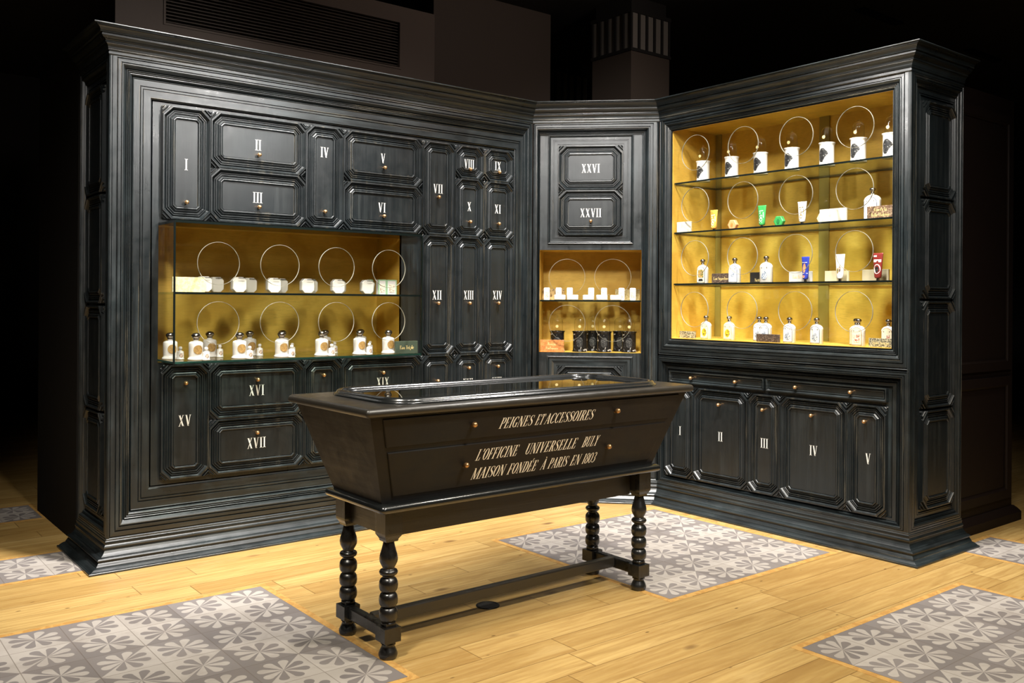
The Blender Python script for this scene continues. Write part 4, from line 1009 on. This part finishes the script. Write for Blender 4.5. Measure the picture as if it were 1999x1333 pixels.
# right cabinet, second shelf
def flask(label_mat, line_mat, k, pic='oval', body='ceramic'):
    def fn(label):
        R = thing('lotion_bottle', label, 'bottle')
        def ring(w, d, z, n=24, p=3.2):
            o = []
            for i in range(n):
                a = 2 * math.pi * i / n; c, s = math.cos(a), math.sin(a)
                o.append((w * math.copysign(abs(c) ** (2 / p), c), d * math.copysign(abs(s) ** (2 / p), s) , z))
            return o
        w, d = .038 * k, .0185 * k
        rs = [ring(w * .96, d * .94, 0), ring(w, d, .003), ring(w, d, .082 * k)]
        for i in range(1, 8):
            a = i / 7 * math.pi / 2 * .93; rs.append(ring(w * math.cos(a) * .99 + .002, d * (math.cos(a) * .5 + .5), (.082 + .030 * math.sin(a)) * k))
        rs += [ring(.0085, .0085, .113 * k, p=2), ring(.0085, .0085, .119 * k, p=2)]
        mb = MB(); mb.rings(rs, True, True, True, smooth=True); mb.build('body', body, R)
        mb = MB(); z = .117 * k
        mb.lathe([(.0095, z), (.0115, z + .003), (.0095, z + .006), (.0085, z + .010), (.0135, z + .015), (.0165, z + .020), (.0160, z + .026), (.011, z + .031), (.004, z + .033), (.0005, z + .0335)], seg=18, cap0=True); mb.build('stopper', 'silver', R)
        def arch(s, e): 
            return [(-w * s, .006 + e), (w * s, .006 + e)] + [(w * s * math.cos(a), .072 * k - e * .3 + (w * s) * math.sin(a)) for a in [math.pi * i / 12 for i in range(13)]]
        def plate(o, y0, y1): mb = MB(); mb.prism(o, y0, y1); return mb
        if label_mat:
            plate(arch(.80, 0), -d - .0007, -d + .001).build('label', line_mat, R)
            plate(arch(.755, .0015), -d - .0010, -d - .0006).build('label', label_mat, R)
        if pic == 'oval': o = [(.018 * k * math.cos(2 * math.pi * i / 20), .043 * k + .025 * k * math.sin(2 * math.pi * i / 20)) for i in range(20)]; pm = 'lab_yellow'
        elif pic == 'blue': o = [(.018 * k * math.cos(2 * math.pi * i / 20) * (1 - .25 * math.sin(2 * math.pi * i / 20)), .040 * k + .024 * k * math.sin(2 * math.pi * i / 20)) for i in range(20)]; pm = 'lab_blue'
        elif pic == 'red': o = [(-.018 * k, .020 * k), (.018 * k, .020 * k), (.017 * k, .065 * k), (-.016 * k, .062 * k)]; pm = 'lab_red'
        elif pic == 'scene': o = [(-.020 * k, .036 * k), (.020 * k, .036 * k), (.020 * k, .078 * k), (.006 * k, .085 * k), (-.020 * k, .080 * k)]; pm = 'lab_scene'
        else: o = [(-.012 * k, .038 * k), (.010 * k, .034 * k), (.014 * k, .050 * k), (.003 * k, .064 * k), (-.010 * k, .056 * k)]; pm = 'lab_blue'
        plate(o, -d - .0016, -d - .0009).build('picture', pm, R)
        mb = MB()
        if pic == 'scene': mb.prism([(-.018 * k, .014 * k), (.018 * k, .014 * k), (.014 * k, .028 * k), (-.014 * k, .028 * k)], -d - .0014, -d - .0009)
        else:
            for s in (-1, 1): mb.prism([(s * .017 * k + .0024 * math.cos(2 * math.pi * i / 12), .083 * k + .0030 * math.sin(2 * math.pi * i / 12)) for i in range(12)], -d - .0016, -d - .0009)
        mb.build('medallion', 'medal' if pic != 'scene' else 'ink', R)
        return R
    return Proto(fn)
def tube(body, art, h=.130, w=.030):
    def fn(label):
        R = thing('cream_tube', label, 'tube')
        mb = MB(); mb.lathe([(.0085, 0), (.0085, .013), (.006, .014)], seg=16, cap0=True, cap1=True, smooth=False); mb.build('cap', 'silver', R)
        n = 20; rs = []
        for t in (0, .05, .2, .4, .6, .8, .95, 1.0):
            a = w * (.62 + .38 * t) if t > 0 else w * .45; b = .014 * (1 - t) ** .7 + .0012
            rs.append([(a * math.cos(2 * math.pi * i / n), b * math.sin(2 * math.pi * i / n), .0135 + (h - .0135) * t) for i in range(n)])
        mb = MB(); mb.rings(rs, True, True, True, smooth=True); mb.build('body', body, R)
        for am, pts in art:
            def surf(p):
                t = max(0, min(1, (p[1] - .0135) / (h - .0135))); a = w * (.62 + .38 * t); b = .014 * (1 - t) ** .7 + .0012
                return (p[0], -b * math.sqrt(max(0, 1 - (p[0] / a) ** 2)) - .0009, p[1])
            mb = MB()
            for o in pts: mb.add([surf(p) for p in o], [tuple(range(len(o)))])
            mb.build('print', am, R, fix=False)
        return R
    return Proto(fn)
def scrolls(w=.030):
    q = []
    for cz, r in ((.045, .011), (.066, .009)):
        for i in range(10):
            a0, a1 = 2 * math.pi * i / 11, 2 * math.pi * (i + 1) / 11
            q.append([(r * math.cos(a0), cz + r * math.sin(a0)), (r * math.cos(a1), cz + r * math.sin(a1)), (r * .6 * math.cos(a1), cz + r * .6 * math.sin(a1)), (r * .6 * math.cos(a0), cz + r * .6 * math.sin(a0))])
    q += [[(-.016, .094), (.012, .096), (.012, .101), (-.016, .099)], [(-.014, .082), (-.004, .082), (-.002, .088), (-.012, .088)], [(-.010, .026), (.010, .026), (.008, .031), (-.010, .030)], [(.014, .055), (.018, .058), (.016, .090), (.011, .088)]]
    return q
def oval(cx, cz, rx, rz, n=16): return [(cx + rx * math.cos(2 * math.pi * i / n), cz + rz * math.sin(2 * math.pi * i / n)) for i in range(n)]
def bar_(x0, x1, z0, z1, n=6): return [(x0, z0)] + [(x0 + (x1 - x0) * i / n, z0) for i in range(1, n + 1)] + [(x1 - (x1 - x0) * i / n, z1) for i in range(n + 1)]
S2 = 1.731
tube('orange', [('whitetube', scrolls())]).place('R', .348, .12, S2, 'bright orange tube standing near the left of the second shelf')
tube('green', [('whitetube', scrolls())]).place('R', .706, .12, S2, 'bright green tube with white scrolls standing on the second shelf')
tube('whitetube', [('lab_scene', scrolls())]).place('R', .979, .12, S2, 'white tube with dark scrolls standing on the second shelf')
def hexa(name, label, x, y, z, r, d, mat, center):
    R = thing(name, label, 'soap', at('R', x, y, z), FR['R'][1])
    mb = MB(); h = r * .866; o = [(r * math.cos(math.pi * i / 3), h + r * math.sin(math.pi * i / 3)) for i in range(6)]
    q = [(r * .86 * math.cos(math.pi * i / 3), h + r * .86 * math.sin(math.pi * i / 3)) for i in range(6)]
    mb.rings([[(a, 0, b) for a, b in q], [(a, .003, b) for a, b in o], [(a, d, b) for a, b in o]], True, True, True); mb.build('body', mat, R)
    if center:
        mb = MB(); mb.prism([(r * .30 * math.cos(2 * math.pi * i / 14), h + r * .42 * math.sin(2 * math.pi * i / 14)) for i in range(14)], -.0012, 0); mb.build('emblem', center, R)
    return R
hexa('hexagonal_soap', 'orange hexagonal soap box on the second shelf', .485, .12, S2, .034, .024, 'peach', 'marble_orange')
hexa('hexagonal_soap', 'green hexagonal soap box on the second shelf', .818, .12, S2, .034, .024, 'green', 'green2')
hexa('hexagonal_soap', 'pale yellow hexagonal soap half hidden behind the white marbled block', 1.095, .13, S2, .032, .02, 'creambox', None)
slab('name_block', 'plain cream block at the left end of the second shelf', 'sign', 'R', .098, .212, .060, S2, .066, .012, 'marble_white')
slab('name_block', 'white marbled block in front of a pale hexagonal soap', 'sign', 'R', 1.113, 1.276, .085, S2, .072, .012, 'marble_white')
flask('lab_white', 'lineblue', 1.22, 'line').place('R', 1.385, .16, S2, 'big white bottle with silver stopper behind the Belle Haleine block')
slab('name_block', 'brown marbled block lettered Eau de la Belle Haleine', 'sign', 'R', 1.408, 1.560, .066, S2, .064, .012, 'marble_brown', 'Eau de la\nBelle Haleine', 'goldtext', .019, sq=1.1)
# third shelf
S3 = 1.405
flask('lab_cream', 'ink', 1.03, 'scene').place('R', .262, .12, S3, 'white bottle with a colourful landscape label on the third shelf')
flask('lab_white', 'lineblue', 1.03, 'line').place('R', .510, .12, S3, 'white bottle with a faint blue outlined label beside the Eau Superfine block')
flask(None, None, 1.06, 'blue').place('R', .738, .12, S3, 'white bottle with blue garland print beside the black Lait block')
slab('name_block', 'dark marbled block lettered Eau Superfine', 'sign', 'R', .305, .448, .155, S3, .062, .012, 'marble_dkbrown', 'Eau Superfine', 'goldtext', .019, sq=1.15)
slab('name_block', 'black block lettered Lait Nettoyant half hidden by a bottle', 'sign', 'R', .588, .745, .165, S3, .064, .012, 'blackbox', '   Lait\nNettoyant', 'goldtext', .020, sq=1.15)
slab('name_block', 'white block behind the blue tube', 'sign', 'R', .866, 1.016, .160, S3, .062, .012, 'paperwhite', 'Eau Rectifiée', 'goldtext', .018, sq=1.15)
slab('name_block', 'cream block behind the white tube on the third shelf', 'sign', 'R', 1.100, 1.245, .160, S3, .060, .012, 'creambox')
slab('name_block', 'grey beige block behind the maroon tube', 'sign', 'R', 1.327, 1.478, .160, S3, .062, .012, 'greybox')
tube('blue', [('peach', [oval(-.002, .078, .009, .026), oval(-.004, .030, .008, .008)]), ('whitetube', [bar_(-.020, .014, .108, .111), bar_(-.012, .018, .046, .049)])], .142, .026).place('R', 1.010, .11, S3, 'deep blue tube on the third shelf')
tube('whitetube', [('lab_fig', [oval(.004, .070, .006, .020)]), ('lab_scene', [oval(-.008, .058, .006, .016)])], .148, .030).place('R', 1.226, .11, S3, 'white tube with a small coloured figure on the third shelf')
tube('red', [('whitetube', [oval(0, .062, .019, .026), bar_(-.021, .021, .098, .112), bar_(-.022, -.004, .126, .134)]), ('portrait', [oval(0, .060, .010, .015)])], .146, .030).place('R', 1.447, .11, S3, 'maroon tube with white oval at the right of the third shelf')
# bottom of the right niche
S4 = 1.058
yl = flask('lab_cream', 'wick', .97, 'oval'); bl = flask('lab_white', 'lineblue', .97, 'blue'); rd = flask('lab_cream', 'oval', .97, 'red')
yl.place('R', .308, .10, S4, 'white bottle with yellow oval label at the left, near the speckled block', 'yellow label bottles')
yl.place('R', .487, .10, S4, 'white bottle with yellow oval label, the right of the two', 'yellow label bottles')
bl.place('R', .688, .125, S4, 'white bottle with blue engraving, rear of the overlapping pair', 'blue label bottles')
bl.place('R', .764, .085, S4, 'white bottle with blue engraving, front of the overlapping pair', 'blue label bottles')
bl.place('R', .914, .10, S4, 'white bottle with blue engraving standing alone right of the dark block', 'blue label bottles')
bl.place('R', 1.090, .10, S4, 'white bottle with blue engraving nearest the red label bottles', 'blue label bottles')
rd.place('R', 1.310, .135, S4, 'white bottle with red figures, rear of the overlapping pair', 'red label bottles')
rd.place('R', 1.352, .085, S4, 'white bottle with red figures, front of the overlapping pair', 'red label bottles')
rd.place('R', 1.508, .11, S4, 'white bottle with red figures at the right end behind a black gold block', 'red label bottles')
slab('name_block', 'grey speckled low block at the left of the bottom shelf', 'sign', 'R', .105, .230, .085, S4, .044, .012, 'mosaic')
slab('name_block', 'dark brown block before the overlapping blue bottles', 'sign', 'R', .722, .880, .050, S4, .046, .010, 'marble_dkbrown')
slab('name_block', 'black and gold speckled block lettered Huile Antique', 'sign', 'R', 1.432, 1.566, .050, S4, .046, .012, 'mosaic', 'Huile Antique', 'goldtext', .016, sq=1.1)

# ------------------------------------------------------------------ floor, tiles, room
def setting():
    mb = MB(); mb.box(-4, 12, -4, 11.5, -.05, 0); structure(mb.build('floor', 'oak'))
    def inlay(x0, x1, y0, y1, ox, oy, size, fx=1, fy=1, strips='lrbt'):
        mb = MB(); mb.box(min((x0 - ox) * fx, (x1 - ox) * fx), max((x0 - ox) * fx, (x1 - ox) * fx), min((y0 - oy) * fy, (y1 - oy) * fy), max((y0 - oy) * fy, (y1 - oy) * fy), -.02, .0012)
        o = mb.build('floor_tiles', tile_mat('cement_tiles', size)); o.location = (ox, oy, 0)
        o.rotation_euler = (0, 0, 0 if fx == fy == 1 else math.pi if fx == fy == -1 else 0)
        structure(o)
        s = .030; sb = MB()
        if 'l' in strips: sb.box(x0 - s - ox, x0 - ox, y0 - s - oy, y1 + s - oy, -.02, .0008)
        if 'r' in strips: sb.box(x1 - ox, x1 + s - ox, y0 - s - oy, y1 + s - oy, -.02, .0008)
        if 'b' in strips: sb.box(x0 - ox, x1 - ox, y0 - s - oy, y0 - oy, -.02, .0008)
        if 't' in strips: sb.box(x0 - ox, x1 - ox, y1 - oy, y1 + s - oy, -.02, .0008)
        b = sb.build('border_strip', 'strip', o)
        b.rotation_euler = o.rotation_euler
        return o
    inlay(2.992, 4.212, 2.662, 3.882, 2.992, 2.662, .2033)
    inlay(.420, 1.660, 2.653, 3.893, 1.660, 3.893, .2067, -1, -1)
    inlay(2.960, 4.205, .740, 1.985, 2.960, .740, .2075)
    inlay(-1.3, 1.180, 4.625, 5.040, 1.180, 4.625 + .4142, .2071, -1, -1)
    inlay(-1.3, 1.170, 5.890, 6.300, 1.170, 6.300, .205, -1, -1)
    inlay(4.785, 5.200, .60, 2.300, 4.785, .66, .2075)
    # room shell
    for nm, b in (('wall_back', (-4, 12, 11.3, 11.5)), ('wall_right', (11.8, 12, -4, 11.3)), ('wall_left', (-4, -3.8, -4, 11.3)), ('wall_front', (-3.8, 11.8, -4, -3.8))):
        mb = MB(); mb.box(b[0], b[1], b[2], b[3], 0, 3.75); structure(mb.build(nm, 'bg_dark'))
    mb = MB(); mb.box(-4, 12, -4, 11.5, 3.75, 3.85); structure(mb.build('ceiling', 'bg_ceil'))
    # bulkhead with a slatted grille above the left cabinet
    mb = MB()
    mb.box(1.40, 1.66, 5.30, 5.85, 0, 3.27); mb.box(3.23, 3.50, 5.30, 5.85, 0, 3.27); mb.box(1.66, 3.23, 5.30, 5.85, 0, 2.845); mb.box(1.66, 3.23, 5.30, 5.85, 3.17, 3.27); mb.box(1.66, 3.23, 5.36, 5.85, 2.845, 3.17)
    structure(mb.build('wall_bulkhead', 'bg_brown'))
    R = thing('ventilation_grille', 'large dark brown slatted grille high on the wall above the left cabinet', 'grille', (1.66, 5.30, 2.845))
    mb = MB()
    for a in ((0, 1.57, 0, .012), (0, 1.57, .313, .325), (0, .012, .012, .313), (1.558, 1.57, .012, .313)): mb.box(a[0], a[1], -.006, .02, a[2], a[3])
    mb.build('frame', 'bg_brown', R)
    mb = MB()
    for i in range(15):
        z = .022 + i * .0198; mb.add([(.012, .012, z), (1.558, .012, z), (1.558, .040, z + .012), (.012, .040, z + .012), (.012, .012, z + .003), (1.558, .012, z + .003), (1.558, .040, z + .015), (.012, .040, z + .015)], [(0, 1, 2, 3), (4, 7, 6, 5), (0, 4, 5, 1), (2, 6, 7, 3)])
    mb.build('slats', 'bg_grey', R)
    mb = MB(); mb.box(3.92, 5.12, 5.95, 6.6, 0, 3.75); structure(mb.build('wall_pier', 'bg_grey'))
    # pillars with glazed capitals
    def pillar(x0, y0, w, label):
        R = thing('pillar', label, 'pillar', (x0, y0, 0))
        mb = MB(); mb.box(0, w, 0, w, 0, 3.30); mb.build('shaft', 'bg_grey', R)
        mb = MB(); mb.box(-.01, w + .01, -.01, w + .01, 3.30, 3.325); mb.box(-.01, w + .01, -.01, w + .01, 3.61, 3.64); mb.box(.02, w - .02, .02, w - .02, 3.325, 3.75)
        n = 5
        for i in range(n + 1):
            t = i * w / n
            mb.box(max(0, t - .008) - .004, min(w, t + .008) + .004, -.006, .01, 3.325, 3.61); mb.box(-.006, .01, max(0, t - .008) - .004, min(w, t + .008) + .004, 3.325, 3.61)
        mb.build('capital_frame', 'bg_dark', R)
        for i in range(n):
            a, b = i * w / n + .014, (i + 1) * w / n - .014
            mb = MB(); mb.box(a, b, .004, .018, 3.325, 3.61); mb.build('glass_panel', 'bg_glass', R)
            mb = MB(); mb.box(.004, .018, a, b, 3.325, 3.61); mb.build('glass_panel', 'bg_glass', R)
    pillar(5.27, 5.135, .45, 'square brown pillar with glazed capital rising behind the corner cabinet')
    pillar(6.05, 6.95, .45, 'dim distant pillar half hidden by the wall pier')
    # ceiling vents
    for x0, x1, lb in ((6.98, 7.62, 'dark slot vent in the ceiling, the nearer to the pillar'), (8.90, 9.53, 'dark slot vent in the ceiling above the right cabinet end')):
        R = thing('ceiling_vent', lb, 'vent', (x0, 4.13, 3.745), 0, 'ceiling slot vents')
        mb = MB(); mb.box(0, x1 - x0, 0, .085, -.012, .004); mb.build('slot', 'bg_black', R)
        mb = MB()
        for k in (.2, .8): mb.lathe([(.008, -.013), (.008, -.020), (.0005, -.021)], ((x1 - x0) * k, .042, 0), 10)
        mb.build('nozzle', 'metal_dark', R)
    # dark wooden cabinet to the right and black partition to the left
    R = thing('wooden_cupboard', 'very dark red brown wooden cupboard in the shadow beside the right cabinet', 'cupboard', (4.985, 2.42, 0))
    mb = MB(); mb.box(0, .76, 0, .6, .085, 2.50); mb.build('body', 'redwood', R)
    mb = MB()
    for z0, z1 in ((.14, .86), (.90, 2.40)):
        mitred_frame(mb, .04, .72, z0, z1, [(0, 0), (0, -.014), (.05, -.014), (.055, -.008), (.062, -.004)])
    mb.build('door_frame', ['redwood', 'redwood'], R)
    mb = MB(); mb.rings([[(-.01 - d, -.01 - d, z), (.77 + d, -.01 - d, z), (.77 + d, .6, z), (-.01 - d, .6, z)] for d, z in ((.03, 0), (.03, .05), (.015, .07), (0, .085))], True, True, True); mb.build('base_moulding', 'redwood', R)
    o = MB(); o.box(1.185, 1.235, 5.16, 6.11, 0, 2.62); structure(o.build('wall_partition', 'bg_black'))
    # floor socket under the table
    R = thing('floor_socket', 'round dark floor socket in the planks under the table', 'socket', (2.316, 3.073, 0))
    mb = MB(); mb.lathe([(.050, 0), (.050, .003), (.046, .0045), (.040, .0045), (.039, .0025)], seg=32); mb.build('rim', 'metal_dark', R)
    mb = MB(); mb.lathe([(.039, .0026), (.0005, .0026)], seg=32, smooth=False); mb.build('lid', 'ink', R)
setting()
